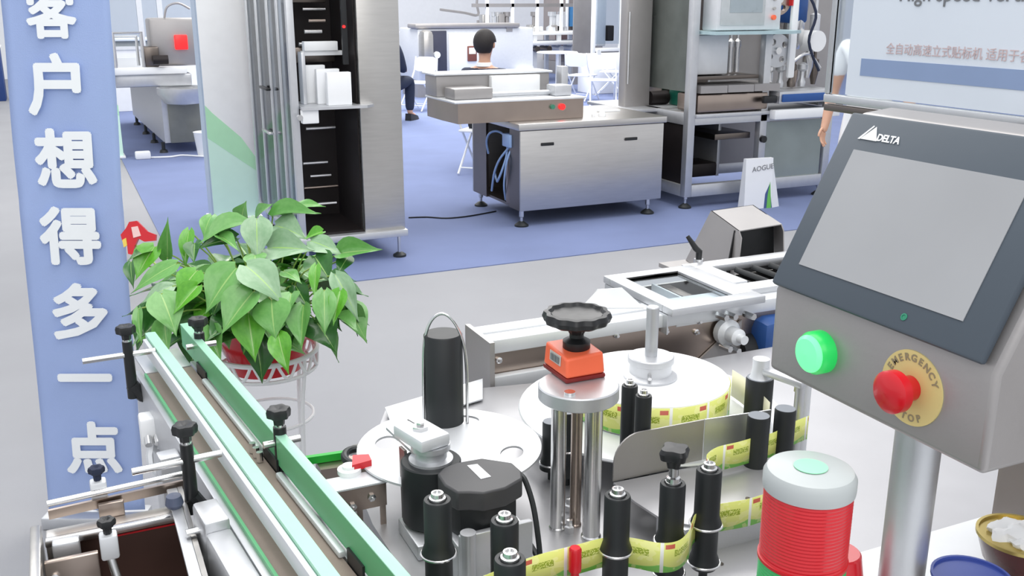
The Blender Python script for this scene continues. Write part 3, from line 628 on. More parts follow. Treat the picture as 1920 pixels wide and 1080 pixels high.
    for an, s in feet:
        obj('shoe', MB(M).hexa([(an[0] + x * .045, an[1] + y, .0) for x, y in ((-1, .05), (-1.05, -.12), (-.5, -.2), (.5, -.2), (1.05, -.12), (1, .05))],
                               [(an[0] + x * .04, an[1] + y, zz) for x, y, zz in ((-1, .045, .09), (-.95, -.1, .06), (-.45, -.18, .04), (.45, -.18, .04), (.95, -.1, .06), (1, .045, .09))]), shoes, t, 60)
    return t
hp = PR(908, 92, 9.75)
person('man seated with his back turned, short dark hair and dark top', (hp.x, hp.y, .006), -YAW * 1 + math.pi - .35, 'sit', NAVY, mat('black_trousers', (34, 36, 44), .9), BLACK, 1., 1.07)
c = CH0.copy(); COL.objects.link(c); c.location = (hp.x, hp.y, .006); c.rotation_euler = (0, 0, -YAW + math.pi - .35); c['label'] = 'white folding chair under the seated man, its legs seen left of the bench'
for k in list(CH0.children): d = k.copy(); COL.objects.link(d); d.parent = c
ap = PR(1608, 110, 6.6)
person('person in white short-sleeved shirt standing behind the control console, arm hanging down', (ap.x + .12, ap.y - .02, .006), -1.2, 'stand', WHITEM, WHITEM, BLACK, .5, 1.02)
pp = P(722, 232)
person('person in navy clothes seated half hidden behind the tall steel cabinet', (pp.x, pp.y, .006), 2.3, 'sit', NAVY, NAVY, BLACK, 1., 1.15)
# ================================================================= FAR MACHINES
def far():
    # white-fronted machine behind the seated man
    o = P(790, 150); t = thing('wrapping_machine', 'pale grey machine with dark round opening behind the seated man', 'machine', (7.6, 17.5, .006))
    def at(px, py, Y): return PY(px, py, Y)
    Y = 17.0; a = at(782, 45, Y); b = at(1000, 135, Y); c = at(835, 45, Y)
    obj('body', MB().box(a.x, b.x, Y, Y + 1.0, .3, a.z - .08, .03), ALUW, t)
    obj('top_bar', MB().box(a.x - .05, b.x - .3, Y - .05, Y + .4, a.z - .08, a.z, .02), CONS, t)
    obj('rounded_cover', MB().box(a.x - .02, a.x + .2, Y - .35, Y - .04, .45, a.z - .1, .09), STEEL, t)
    p = at(818, 90, Y - .02); obj('opening', MB().box(p.x - .18, p.x + .2, Y - .03, Y - .002, .45, a.z - .12, .01), mat('dark_opening', (60, 62, 78), .5), t)
    p = at(819, 103, Y - .05); obj('dial', MB().cyl((p.x, Y - .03, p.z), (p.x, Y - .08, p.z), .06, n=18), WHITE, t)
    p = at(868, 95, Y); obj('white_door', MB().box(p.x - .28, p.x + .3, Y - .03, Y - .002, .4, 1.12, .01), WHITE, t)
    p = at(955, 55, Y); obj('display', MB().box(p.x - .06, p.x + .06, Y - .01, Y - .001, p.z - .04, p.z + .04), CONS, t)
    p = at(884, 100, Y - .04); obj('screen_frame', MB().box(p.x - .08, p.x + .1, Y - .06, Y - .031, p.z - .14, p.z + .13, .01), mat('brown_frame', (120, 70, 60), .5), t)
    obj('screen', MB().box(p.x - .055, p.x + .075, Y - .065, Y - .0605, p.z - .01, p.z + .1), WHITE, t)
    obj('base', MB().box(a.x, b.x, Y + .05, Y + .9, .006, .3), CONS, t)
    # far bench line, top centre
    Y = 19.2; t = thing('packing_line', 'long pale packing line with rails and gantry frames at the top of the view', 'machine', (11.5, 19.6, .006))
    a = at(890, 40, Y); b = at(1085, 60, Y)
    obj('deck', MB().box(a.x, b.x + .3, Y, Y + .7, .98, 1.05, .02), WHITE, t); obj('lower_deck', MB().box(a.x + 1.0, b.x + .2, Y - .2, Y + .5, .78, .86, .02), ALUW, t)
    for i in range(5):
        x = a.x + .2 + i * (b.x - a.x) / 4.2
        obj('leg', MB().box(x, x + .08, Y + .02, Y + .1, .006, .98), ALUW, t); obj('leg', MB().box(x, x + .08, Y + .6, Y + .68, .006, .98), ALUW, t)
        obj('gantry_post', MB().box(x + .1, x + .16, Y + .1, Y + .16, 1.05, 1.9), WHITE, t)
    obj('gantry_rail', MB().box(a.x, b.x, Y + .1, Y + .16, 1.55, 1.62), CONS, t); obj('gantry_rail', MB().box(a.x, b.x, Y + .1, Y + .16, 1.84, 1.9), WHITE, t)
    r = random.Random(5)
    for i in range(14):
        x = a.x + .3 + r.random() * (b.x - a.x - .5); s = .05 + r.random() * .08
        if i % 2: obj('slide_unit', MB().box(x - s, x + s, Y + .2, Y + .4, 1.05, 1.12 + r.random() * .3, .02), r.choice([ALUW, CONS, STEEL, WHITE]), t)
        else: obj('actuator', MB().lathe((x, Y + .3, 1.05), [(s, 0), (s, .08), (s * .4, .12), (s * .4, .3), (s * .7, .32), (s * .7, .4)], 14), r.choice([ALUW, CHROME, CONS]), t)
    for i in range(6):
        x = a.x + 1.1 + i * .28; obj('roller_head', MB().cyl((x, Y - .1, .70), (x, Y + .3, .70), .06, n=14), r.choice([CHROME, DSTEEL, ALUW]), t)
    # table with white cover and bent lamp arm
    Y = 22; t = thing('covered_table', 'long white covered table against the pale wall with thin curved lamp arm', 'table', (12.2, 22.4, .006))
    a = at(790, 20, Y); b = at(930, 30, Y)
    obj('cover', MB().box(a.x - .4, b.x + 1.6, Y, Y + .9, .006, .98, .02), WHITEM, t)
    q = [at(x, y, Y + .3) for x, y in ((898, -40), (894, 5), (896, 28), (870, 24), (825, 18))]
    obj('lamp_arm', MB().tube(q, .03, 8, smooth=4), CONS, t)
    obj('lamp_base', MB().lathe((q[2].x, Y + .3, .98), [(.12, 0), (.12, .03), (.03, .05), (.03, .25)], 16), CONS, t)
    # dark booth machines between far line and steel column
    Y = 21.0; t = thing('dark_booth_machine', 'dark booth machine with blue tank seen past the packing line', 'machine', (15, 21.6, .006))
    a = at(1055, 0, Y); b = at(1110, 60, Y)
    obj('housing', MB().box(a.x, b.x, Y + .2, Y + 1, .3, 2.0, .02), mat('booth_grey', (150, 142, 140), .6), t)
    obj('tank', MB().cyl((a.x + .35, Y, 1.1), (a.x + .35, Y, 1.55), .18, n=20), mat('blue_tank', (60, 120, 170), .3), t)
    obj('dark_base', MB().box(a.x - .1, b.x, Y - .1, Y + .19, .5, 1.0, .03), mat('dark_maroon', (84, 66, 70), .6), t)
    obj('stand', MB().box(a.x, b.x, Y + .3, Y + .9, .006, .3), CONS, t)
    obj('white_pipe', MB().cyl((a.x + .12, Y, .9), (a.x + .12, Y, 2.1), .04, n=12), WHITE, t)
    Y = 17.6; t = thing('glazed_machine', 'white framed machine with large window standing behind the folding chairs', 'machine', (11.6, 18, .006))
    a = at(1111, 60, Y); b = at(1200, 120, Y); zr_ = at(1111, 97, Y).z - .78
    for x in (a.x, a.x + .62): obj('frame_post', MB().box(x, x + .07, Y, Y + .07, .006, 2.1, .004), WHITE, t)
    for z in (.78 + zr_, 2.03): obj('frame_rail', MB().box(a.x + .07, a.x + .62, Y, Y + .06, z, z + .07, .004), WHITE, t)
    obj('window_pane', MB().box(a.x + .07, a.x + .62, Y + .02, Y + .026, .85, 2.03), TGLASS, t)
    obj('lower_panel', MB().box(a.x + .07, a.x + .62, Y + .02, Y + .04, .1, .78), CONS, t)
    obj('inner_column', MB().box(a.x + .2, a.x + .42, Y + .2, Y + .4, .8, 2.0, .02), ALUW, t)
    obj('inner_box', MB().box(a.x + .44, a.x + .58, Y + .15, Y + .35, .9, 1.2, .02), DARK, t)
    obj('back_panel', MB().box(a.x + .0, a.x + .69, Y + .8, Y + .83, .006, 2.1), CONS, t)
    obj('handle', MB().cyl((a.x + .35, Y - .02, .6), (a.x + .35, Y - .06, .6), .04, n=14), DSTEEL, t)
    # white covered display table behind chairs
    t = thing('display_table', 'white draped table behind the folding chairs', 'table', (10.2, 16.6, .006)); p = at(1112, 130, 16.3)
    obj('drape', MB().box(p.x, p.x + 1.3, 16.3, 16.9, .006, .72, .02), WHITEM, t)
    t = thing('round_side_table', 'small white round table among the folding chairs', 'table', (9, 16.3, .006)); p = P(1044, 172)
    obj('tabletop', MB().lathe((p.x, p.y, .72), [(.38, 0), (.4, .01), (.38, .03)], 32), WHITE, t)
    obj('leg', MB().lathe((p.x, p.y, .006), [(.22, 0), (.2, .03), (.03, .05), (.03, .714)], 20), WHITE, t)
    # disc base on carpet right of cabinet and cable
    # far-left aisle machine
    t = thing('bagging_machine', 'stainless bagging machine with red display seen between the two booth panels', 'machine', (1.4, 13.2, .006))
    obj('body', MB().prism([(1.10, 11.95), (1.62, 11.95), (1.62, 15.2), (1.0, 15.2)], .12, .74), ALU, t)
    obj('front_leg_box', MB().box(1.16, 1.6, 11.9, 11.94, .12, .72, .01), mat('grey_green_panel', (130, 132, 126), .4, .4), t)
    obj('deck', MB().box(.62, 1.45, 11.9, 15.4, .76, .90, .02), ALU, t)
    obj('deck_edge', MB().box(.60, 1.40, 11.82, 11.9, .90, .98, .02), WHITE, t)
    obj('round_hopper', MB().lathe((1.33, 11.72, .56), [(.0, 0), (.22, .03), (.29, .14), (.29, .2), (.27, .2), (.26, .15)], 28), ALU, t)
    obj('red_display', MB().box(1.30, 1.44, 11.9, 11.93, 1.16, 1.32, .01), LED_R, t)
    obj('head_box', MB().box(1.05, 1.6, 11.94, 12.4, .98, 1.5, .03), CONS, t)
    obj('sealing_head', MB().box(.95, 1.12, 11.86, 12.1, .98, 1.2, .02), DSTEEL, t)
    obj('motor', MB().cyl((1.04, 11.78, 1.06), (1.2, 11.78, 1.06), .05, n=16), DARK, t)
    obj('arc_guard', MB().tube([(1.22, 11.95, 1.5), (1.26, 11.95, 1.62), (1.38, 11.95, 1.66), (1.5, 11.95, 1.6)], .012, 8, smooth=4), CONS, t)
    obj('frame', MB().tube([(.66, 11.86, .98), (.66, 11.86, 1.35), (.95, 11.86, 1.35), (.95, 11.86, .98)], .02, 8), CHROME, t)
    obj('frame', MB().tube([(.66, 12.2, .98), (.66, 12.2, 1.3), (.92, 12.2, 1.3), (.92, 12.2, .98)], .018, 8), ALUW, t)
    for y in (12.0, 12.9, 13.8, 14.9): obj('foot', MB().lathe((1.08 + (y - 12) * -.02, y, .006), [(.05, 0), (.04, .03), (.02, .04), (.02, .12)], 12), RUB, t)
    for y in (12.0, 14.9): obj('foot', MB().lathe((1.56, y, .006), [(.05, 0), (.04, .03), (.02, .04), (.02, .12)], 12), RUB, t)
    c = thing('waste_bin', 'small white bin in front of the bagging machine', 'bin', (1.50, 11.55, .006))
    obj('body', MB().lathe((1.50, 11.55, .006), [(.10, 0), (.13, .26), (.135, .27), (.12, .27), (.09, .02)], 24), WHITE, c)
    c = obj('cable_box', MB().box(.74, .90, 11.55, 11.65, .006, .09, .015), WHITE); tag(c, 'small white box on the blue carpet beside the left booth panel', 'box')
    c = obj('cable', MB().tube([(.9, 11.6, .016), (1.1, 11.56, .016), (1.25, 11.62, .016), (1.5, 11.40, .016), (1.75, 11.44, .016)], .01, 8, smooth=5), WHITE); tag(c, 'white cable lying on blue carpet between the booth panels', 'cable')
    # glazed partition posts at the top left
    t = thing('glass_partition', 'pale framed glass partition behind the bagging machine', 'partition', (1.3, 16.8, .006))
    for x in (.8, 1.32, 1.62, 2.3): obj('post', MB().box(x, x + .08, 16.8, 16.88, .006, 2.6), ALUW, t)
    obj('rail', MB().box(.88, 2.3, 16.8, 16.86, .95, 1.0), ALUW, t)
    obj('lower_panel', MB().box(.88, 2.3, 16.82, 16.84, .01, .95), WHITE, t)
    obj('pane', MB().box(.88, 2.3, 16.82, 16.83, 1.0, 2.6), TGLASS, t)
    t = thing('grey_booth_counter', 'grey booth counter far behind the bagging machine', 'counter', (1.5, 19, .006))
    obj('counter_body', MB().box(.4, 3.2, 19, 19.8, .006, 1.0, .02), mat('counter_grey', (170, 170, 165), .6), t); obj('counter_top', MB().box(.35, 3.25, 18.95, 19.85, 1.0, 1.04, .01), WHITE, t)
    # dark blue counter at the far left edge
    p = PY(4, 180, 13); q = P(0, 190)
    t = thing('blue_counter', 'dark blue counter at the far left edge beyond the banner', 'counter', (q.x - .3, q.y + .3, 0))
    obj('body', MB().box(q.x - 1.2, q.x + .1, q.y, q.y + .6, .0, .9, .01), mat('counter_blue', (30, 60, 120), .6), t); obj('counter_top', MB().box(q.x - 1.22, q.x + .12, q.y - .02, q.y + .62, .9, .93, .01), WHITE, t)
    c = obj('floor_cable', MB().tube([P(766, 408, .012), P(800, 407, .012), P(838, 409, .012), P(880, 405, .012), P(930, 396, .012)], .006, 6, smooth=4), BLACK); tag(c, 'thin dark cable on the blue carpet beside the bench feet', 'cable')
far()

# ================================================================= POTTED PLANT AND WIRE STAND
def plant():
    c = PR(498, 655, 2.78); cx, cyy, zr = c.x, c.y, c.z
    s = thing('plant_stand', 'white wire plant stand with scroll ring holding the red pot', 'stand', (cx, cyy, 0))
    R0 = .142
    for r, z, w in ((R0, zr, .009), (R0 - .004, zr - .05, .007), (R0 - .02, zr - .20, .006)):
        obj('ring', MB().tube([(cx + r * math.cos(a), cyy + r * math.sin(a), z) for a in [i * math.pi / 20 for i in range(40)]], w * .8, 8, True), WHITE, s)
    for k in range(4):
        a = k * math.pi / 2 - .95; ca, sa = math.cos(a), math.sin(a)
        obj('leg', MB().tube([(cx + r * ca, cyy + r * sa, z) for r, z in ((R0, zr), (R0 - .004, zr - .05), (R0 - .02, zr - .20), (R0 - .02, .2), (R0 + .05, .01))], .006, 8, smooth=4), WHITE, s)
    for k in range(14):
        a = k * 2 * math.pi / 14; pts = []
        for i in range(9):
            b = i / 8 * math.pi; aa = a + (i / 8 - .5) * .38; pts.append((cx + R0 * math.cos(aa), cyy + R0 * math.sin(aa), zr - .004 - .040 * math.sin(b)))
        obj('scroll', MB().tube(pts, .0045, 6), WHITE, s)
    p = thing('potted_pothos', 'leafy green trailing plant in a red pot beside the blue banner', 'plant', (cx, cyy, zr - .052))
    obj('pot', MB().lathe((cx, cyy, zr - .052), [(.10, 0), (.118, .09), (.124, .13), (.127, .135), (.127, .147), (.119, .147), (.116, .125), (.0, .125)], 36), RED, p)
    obj('pot_support', MB().cyl((cx - R0, cyy, zr - .056), (cx + R0, cyy, zr - .056), .003, n=8), WHITE, s)
    obj('soil', MB().lathe((cx, cyy, zr + .074), [(.118, 0), (.0, .012)], 24), SOIL, p)
    # heart shaped leaf, unit length, local y = length, z = normal
    def leafmesh(droop, fold, wv):
        bm = bmesh.new(); uvl = bm.loops.layers.uv.new('UVMap'); rows = []; n = 9; prof = [.10, .36, .46, .47, .43, .35, .25, .14, .05, .0]
        for j in range(n + 1):
            t = j / n; w = prof[j]; row = []
            for i in range(-3, 4):
                u = i / 3; back = -.10 * (abs(u) ** 1.5) * max(0, 1 - t * 3)
                row.append(bm.verts.new((u * w, t + back, -droop * t * t * .5 + abs(u * w) * fold + wv * math.sin(t * 9 + i) * .02 * abs(u))))
            rows.append(row)
        for j in range(n):
            for i in range(6):
                f = bm.faces.new((rows[j][i], rows[j][i + 1], rows[j + 1][i + 1], rows[j + 1][i])); f.smooth = True
                for l, (a, b) in zip(f.loops, ((i, j), (i + 1, j), (i + 1, j + 1), (i, j + 1))): l[uvl].uv = (a / 6, b / n)
        me = bpy.data.meshes.new('leaf'); bmesh.ops.remove_doubles(bm, verts=bm.verts, dist=1e-5); bm.to_mesh(me); bm.free(); return me
    LM = {}
    for v in range(4):
        base = leafmesh((.35, .6, .2, .5)[v], (.35, .2, .5, .1)[v], 1)
        for k, m in enumerate(LEAFM): q = base.copy(); q.materials.append(m); LM[(v, k)] = q
    org = ORG[p.name]; rr = random.Random(11); stems = []
    def leaf(b, t, n0, w, k, v):
        L = (t - b); ln = L.length; y = L.normalized(); z = (n0 - y * n0.dot(y)).normalized(); x = y.cross(z)
        o = bpy.data.objects.new('leaf', LM[(v, k)]); COL.objects.link(o); o.parent = p; wv = ln * w
        o.matrix_local = Matrix(((x.x * wv, y.x * ln, z.x * ln, b.x - org.x), (x.y * wv, y.y * ln, z.y * ln, b.y - org.y), (x.z * wv, y.z * ln, z.z * ln, b.z - org.z), (0, 0, 0, 1)))
        stems.append(b)
    # (base x, base y, tip x, tip y, width ratio, shade 0 mid 1 bright 2 dark 3 pale, depth)
    LV = [(690, 465, 505, 685, .8, 0, 2.50), (745, 452, 945, 605, .75, 3, 2.48), (780, 592, 600, 805, .75, 0, 2.46), (880, 635, 882, 825, 1.0, 0, 2.46), (755, 705, 785, 952, .7, 1, 2.47),
          (915, 815, 950, 1008, .6, 1, 2.44), (1050, 665, 1028, 892, .6, 0, 2.5), (1160, 585, 1162, 805, .55, 0, 2.5), (1245, 585, 1205, 757, .5, 1, 2.52), (1220, 500, 1348, 715, .45, 3, 2.55),
          (1240, 385, 1458, 352, .5, 0, 2.6), (1090, 318, 1245, 365, .6, 3, 2.62), (860, 355, 1085, 345, .75, 3, 2.6), (900, 235, 1045, 275, .9, 3, 2.68), (885, 190, 1130, 150, .45, 0, 2.72),
          (1010, 130, 1142, 103, .4, 0, 2.74), (800, 200, 862, 108, .7, 0, 2.74), (722, 212, 715, 122, 1.0, 0, 2.74), (735, 225, 480, 312, .55, 0, 2.62), (800, 200, 800, 400, .75, 3, 2.58),
          (690, 300, 470, 340, .5, 2, 2.62), (440, 262, 400, 445, .4, 1, 2.64), (325, 410, 320, 198, .35, 0, 2.62), (370, 440, 112, 562, .4, 0, 2.56), (255, 350, 140, 512, .7, 1, 2.6),
          (480, 478, 362, 600, .9, 1, 2.55), (485, 560, 350, 700, .6, 1, 2.5), (290, 600, 372, 795, .8, 0, 2.48), (310, 735, 312, 918, .6, 0, 2.5), (350, 560, 180, 622, .5, 3, 2.52),
          (560, 780, 602, 965, .6, 0, 2.5), (945, 480, 1032, 512, .6, 0, 2.56), (1110, 400, 1190, 525, .9, 2, 2.6), (1118, 448, 1095, 610, .35, 1, 2.52), (1150, 268, 1055, 300, .5, 1, 2.66),
          (790, 385, 792, 452, 1.0, 0, 2.56), (235, 372, 108, 402, .5, 2, 2.6), (560, 182, 500, 275, .7, 0, 2.7), (985, 600, 962, 695, .9, 0, 2.5), (1290, 400, 1225, 480, .7, 2, 2.6),
          (600, 290, 700, 345, .5, 0, 2.58), (130, 430, 122, 545, .5, 2, 2.62), (470, 330, 460, 430, .7, 2, 2.62), (620, 600, 560, 700, .7, 2, 2.55), (1010, 560, 1080, 690, .6, 2, 2.56), (170, 680, 165, 850, .3, 0, 2.55)]
    for i, (bx, by, tx, ty, w, k, d) in enumerate(LV):
        b = PR(200 + bx / 2.843, 340 + by / 2.843, d); t = PR(200 + tx / 2.843, 340 + ty / 2.843, d - .05)
        n0 = (Vector((0, 0, 1)) * .75 - FW * .8 + Vector((rr.uniform(-.3, .3), rr.uniform(-.3, .3), 0))).normalized()
        leaf(b, t, n0, w * 1.05, k, i % 4)
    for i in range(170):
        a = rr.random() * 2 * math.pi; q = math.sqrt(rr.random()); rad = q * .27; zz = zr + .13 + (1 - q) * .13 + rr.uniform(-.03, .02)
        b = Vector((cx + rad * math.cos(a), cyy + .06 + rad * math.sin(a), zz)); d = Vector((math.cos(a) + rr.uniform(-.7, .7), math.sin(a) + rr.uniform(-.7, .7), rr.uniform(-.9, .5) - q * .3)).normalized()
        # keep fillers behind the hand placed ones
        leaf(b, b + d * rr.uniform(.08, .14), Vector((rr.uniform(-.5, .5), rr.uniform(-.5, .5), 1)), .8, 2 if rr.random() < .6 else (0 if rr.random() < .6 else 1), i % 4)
    for b in stems:
        s0 = Vector((cx + (b.x - cx) * .25, cyy + (b.y - cyy) * .25, zr + .08)); mid = s0.lerp(b, .55) + Vector((0, 0, .04))
        obj('stem', MB().tube([s0, mid, b], .0022, 5, smooth=3), STEM, p)
    r = thing('red_bow', 'red paper bow poking out behind the plant leaves by the banner', 'bow', PR(252, 440, 2.95))
    bw = [PR(x, y, 2.95) for x, y in ((226, 440), (236, 428), (242, 416), (256, 414), (266, 424), (276, 434), (292, 440), (291, 451), (270, 453), (259, 447), (252, 462), (249, 478), (240, 476), (238, 458), (229, 452))]
    obj('petals', MB().slab(bw, FW * .012), RED, r)
    obj('fold', MB().slab([PR(x, y, 2.948) for x, y in ((246, 426), (258, 424), (264, 442), (250, 446))], FW * .002), mat('pale_fold', (236, 200, 196), .5), r)
    obj('yellow_centre', MB().slab([PR(x, y, 2.947) for x, y in ((229, 450), (236, 446), (238, 460), (232, 464))], FW * .003), mat('yellow_paper', (230, 200, 90), .5), r)
    obj('stalk', MB().tube([PR(255, 460, 2.96), Vector((cx - .06, cyy + .05, zr))], .003, 6), STEM, r)
plant()
# ================================================================= PRODUCT CONVEYOR WITH GREEN RAILS
def knob(c, r=.02, h=.02, n=24):  # lobed black clamp knob, c = underside centre
    return MB().lathe(c, [(r * .45, -.012), (r * .5, 0), (r, .004), (r * 1.05, h * .7), (r * .95, h), (r * .5, h + .001), (0, h - .003)], n, 6, .10)
def conveyor():
    a, b = P(272, 625, .97), P(600, 1077, .97); d = (b - a); d.z = 0; yv = d.normalized(); xv = Vector((-yv.y, yv.x, 0))  # local y toward viewer, x to the right
    xv = Vector((0, 0, -1)).cross(yv) * 1; 
    if xv.x < 0: xv = -xv
    M = Matrix(((xv.x, yv.x, 0, a.x), (xv.y, yv.y, 0, a.y), (0, 0, 1, 0), (0, 0, 0, 1))); L = 1.75
    def B(): return MB(M)
    t = thing('product_conveyor', 'narrow belt conveyor with two long green guide rails running toward the viewer', 'conveyor', (a.x + .1, a.y - .8, 0))
    zt = .97; zb = .905
    obj('belt', B().box(-.022, .078, .09, L, zb - .012, zb, .002), BELT, t)
    obj('belt_return', B().box(-.022, .078, .09, L, zb - .10, zb - .094), BELT, t)
    obj('side_frame', B().box(-.040, -.026, .05, L, zb - .11, zb - .002, .002), ALU, t)
    obj('side_frame', B().box(.082, .096, .05, L, zb - .11, zb - .002, .002), ALU, t)
    obj('wear_strip', B().box(-.0275, -.0225, .10, L, zb - .006, zb + .006), GREEN, t)
    obj('end_plate', B().box(-.022, .078, -.05, .085, zb - .006, zb + .001, .002), ALU, t)
    obj('end_roller', MB().cyl(M @ Vector((-.022, .11, zb - .05)), M @ Vector((.078, .11, zb - .05)), .035, n=24), DSTEEL, t)
    l = obj('guide_rail', B().prism([(0, 0), (.008, -.004), (.022, 0), (.022, L), (0, L)], zt - .03, zt), MINT, t); l['label'] = 'left pale green guide rail with bright aluminium back'
    obj('rail_backing', B().box(-.010, -.0005, .02, L, zt - .036, zt - .006, .002), ALUW, l)
    l = obj('guide_rail', B().prism([(.083, -.02), (.100, -.02), (.100, L), (.083, L)], zt - .052, zt), GREEN, t); l['label'] = 'right deep green guide rail with pale top'
    obj('rail_cap', B().box(.0825, .1005, -.021, L, zt + .0002, zt + .003, .001), MINT, l)
    for y0, y1 in ((.13, .21), (.62, .70), (1.03, 1.09)):
        obj('rail_slot', B().box(.079, .0828, y0, y1, zt - .084, zt - .042), BLACK, l)
    for y0, y1 in ((.21, .60), (.72, 1.02)):
        obj('side_lip', B().box(.070, .081, y0, y1, zb + .001, zb + .012, .003), ALUW, t)
    for k in range(3): obj('spring_pin', MB().cyl(M @ Vector((.066, .60 + .022 * k, zb + .001)), M @ Vector((.066, .60 + .022 * k, zb + .02)), .006, n=10), CHROME, t)
    # clamp posts with knobs and cross rods
    iM = M.inverted()
    for (kx, ky, rodL, rodR, base_py, lab) in ((238, 640, (160, 671), (268, 655), 745, 'far left clamp post beside the banner'), (349, 832, (253, 882), (396, 852), 960, 'near left clamp post')):
        p = P(kx, ky, .995); zb_ = ZT(p, base_py); q = obj('clamp_post', MB().cyl((p.x, p.y, zb_), (p.x, p.y, .995), .0115, .0105, n=16), BLACK, t); q['label'] = lab
        obj('knob', knob((p.x, p.y, 1.01), .0185, .02), BLACK, q); obj('washer', MB().cyl((p.x, p.y, .995), (p.x, p.y, 1.0), .009, n=14), CHROME, q)
        ll, rl = P(*rodL, .965), P(*rodR, .965); v = (rl - ll).normalized(); ll = Vector((p.x, p.y, .965)) - v * (p - ll).length; rl = Vector((p.x, p.y, .965)) + v * .055
        obj('cross_rod', MB().cyl(ll, rl, .0065, n=14), CHROME, q)
        obj('foot_arm', MB().tube([(p.x, p.y, zb_ + .03), (p.x + .02, p.y + .0, zb_), (p.x + .055, p.y - .01, zb_ - .01)], .014, 10, smooth=3), BLACK, q)
    for kx, ky, lab in ((372, 612, 'far right clamp post among the leaves'), (523, 785, 'middle right clamp post'),):
        p = P(kx, ky, 1.0); q = obj('clamp_post', MB().cyl((p.x, p.y, .88), (p.x, p.y, .985), .0115, n=16), BLACK, t); q['label'] = lab
        obj('knob', knob((p.x, p.y, 1.0), .019, .02), BLACK, q); obj('washer', MB().cyl((p.x, p.y, .985), (p.x, p.y, .99), .009, n=14), CHROME, q)
        obj('cross_rod', MB().cyl((p.x - .03, p.y, .955), (p.x + .035, p.y + .004, .955), .0065, n=14), CHROME, q)
        obj('foot_arm', MB().tube([(p.x, p.y, .90), (p.x - .01, p.y, .875), (p.x - .05, p.y, .86)], .011, 8, smooth=3), BLACK, q)
    # legs and brackets
    for y in (.25, 1.45):
        for x in (-.036, .088): obj('leg', B().box(x - .015, x + .015, y, y + .03, .02, zb - .11, .002), ALU, t)
        obj('leg_brace', B().box(-.02, .07, y + .005, y + .025, .3, .33), ALU, t)
    obj('motor_housing', B().box(-.080, -.042, .46, .50, zb - .2, zb - .02, .004), ALU, t)
    # near-left mounting blocks
    for (x0, x1, y0, y1, z0, z1) in ((-.085, -.045, .78, .86, .70, .93), (-.085, -.045, .86, 1.1, .70, .915)):
        q = obj('mounting_block', B().box(x0, x1, y0, y1, z0, z1, .006), ALU, t)
        for k in range(2): c = M @ Vector((x0, (y0 + y1) / 2, z1 - .03 - .05 * k)); e = M @ Vector((x0 - .02, (y0 + y1) / 2, z1 - .03 - .05 * k)); obj('bolt', MB().cyl(c, e, .007, n=12), CHROME, q)
    v = P(285, 795, .84); q = obj('valve_block', MB().box(v.x - .025, v.x + .03, v.y - .02, v.y + .03, .80, .86, .006), WHITE, t)
    for k in range(3): obj('bolt', MB().cyl((v.x - .012 + k * .018, v.y - .02, .82), (v.x - .012 + k * .018, v.y - .038, .81), .008, n=12), CHROME, q)
    obj('valve_arm', MB().tube([(v.x, v.y, .80), (v.x - .01, v.y - .02, .76), (v.x + .02, v.y - .04, .72)], .011, 8, smooth=3), ALUW, q)
    # side receiving frame on the left
    u = thing('receiving_frame', 'stainless side frame with dark brown tray, clamp knobs and round cross rod at lower left', 'frame', (0, 1.5, 0))
    z = .88
    A = P(88, 945, .91); Bp = P(345, 888, .91)
    obj('round_rod', MB().cyl(A, Bp, .0055, n=14), CHROME, u)
    obj('flat_rail', MB().slab([A + Vector((0, -.002, -.012)), Bp + Vector((0, -.002, -.012)), Bp + Vector((0, -.002, -.028)), A + Vector((0, -.002, -.028))], (0, .006, 0)), WARM, u)
    C = P(88, 985, z); D = P(345, 925, z); X0, X1 = -.115, .115
    obj('rear_plate', MB().box(X0 + .02, X1, 1.575, 1.62, z - .07, z - .01, .003), STEELX, u)
    obj('rear_lip', MB().box(X0 + .02, X1, 1.560, 1.575, z - .012, z + .0, .002), CHROME, u)
    obj('tray', MB().box(X0 + .03, X1 - .0, 1.28, 1.572, z - .16, z - .15), BROWN, u)
    obj('tray_back', MB().box(X0 + .03, X1, 1.5725, 1.5745, z - .15, z - .013), BROWN, u)
    obj('tray_stripe', MB().box(-.01, X1 - .01, 1.571, 1.5722, z - .022, z - .019), DRED, u)
    obj('left_plate', MB().box(X0, X0 + .016, 1.1, 1.60, z - .2, z + .012, .003), STEEL, u)
    q = obj('near_plate', MB().box(X0 + .018, X0 + .095, 1.50, 1.512, z - .22, z - .005, .002), WARM, u)
    for k in range(1):
        obj('bolt', MB().lathe((X0 + .075, 1.50, z - .055), [(.013, 0), (.013, .004), (.008, .006), (.008, .014), (0, .016)], 6, axis=(0, -1, 0)), CHROME, q)
        obj('bolt', MB().lathe((X0 + .03, 1.50, z - .03), [(.007, 0), (.007, .006), (0, .008)], 12, axis=(0, -1, 0)), CHROME, q)
    obj('right_plate', MB().slab([(X1, 1.64, z + .012), (X1, 1.30, z + .012), (X1, 1.30, z - .2), (X1, 1.64, z - .2)], (.008, 0, 0)), STEEL, u)
    obj('right_lip', MB().box(X1 - .018, X1 + .0, 1.3, 1.64, z + .006, z + .012, .002), ALU, u)
    obj('front_rail', MB().box(X0 + .1, X1, 1.30, 1.32, z - .10, z - .06, .003), ALU, u)
    for (kx, ky, hy) in ((183, 900, 965), (202, 1000, 1075)):
        p = P(kx, ky, .925); zl = ZT(p, hy)
        q = obj('clamp_block', MB().box(p.x - .013, p.x + .013, p.y - .012, p.y + .012, .885, .925, .004), ALUW, u)
        obj('knob', knob((p.x, p.y, .935), .012, .014, 24), NAVY if ky < 950 else BLACK, q)
        obj('pin', MB().cyl((p.x, p.y, .925), (p.x, p.y, .936), .005, n=10), CHROME, q)
        obj('rod', MB().cyl((p.x, p.y - .004, .886), (p.x + .01, p.y - .02, .83), .0065, n=12), CHROME, q)
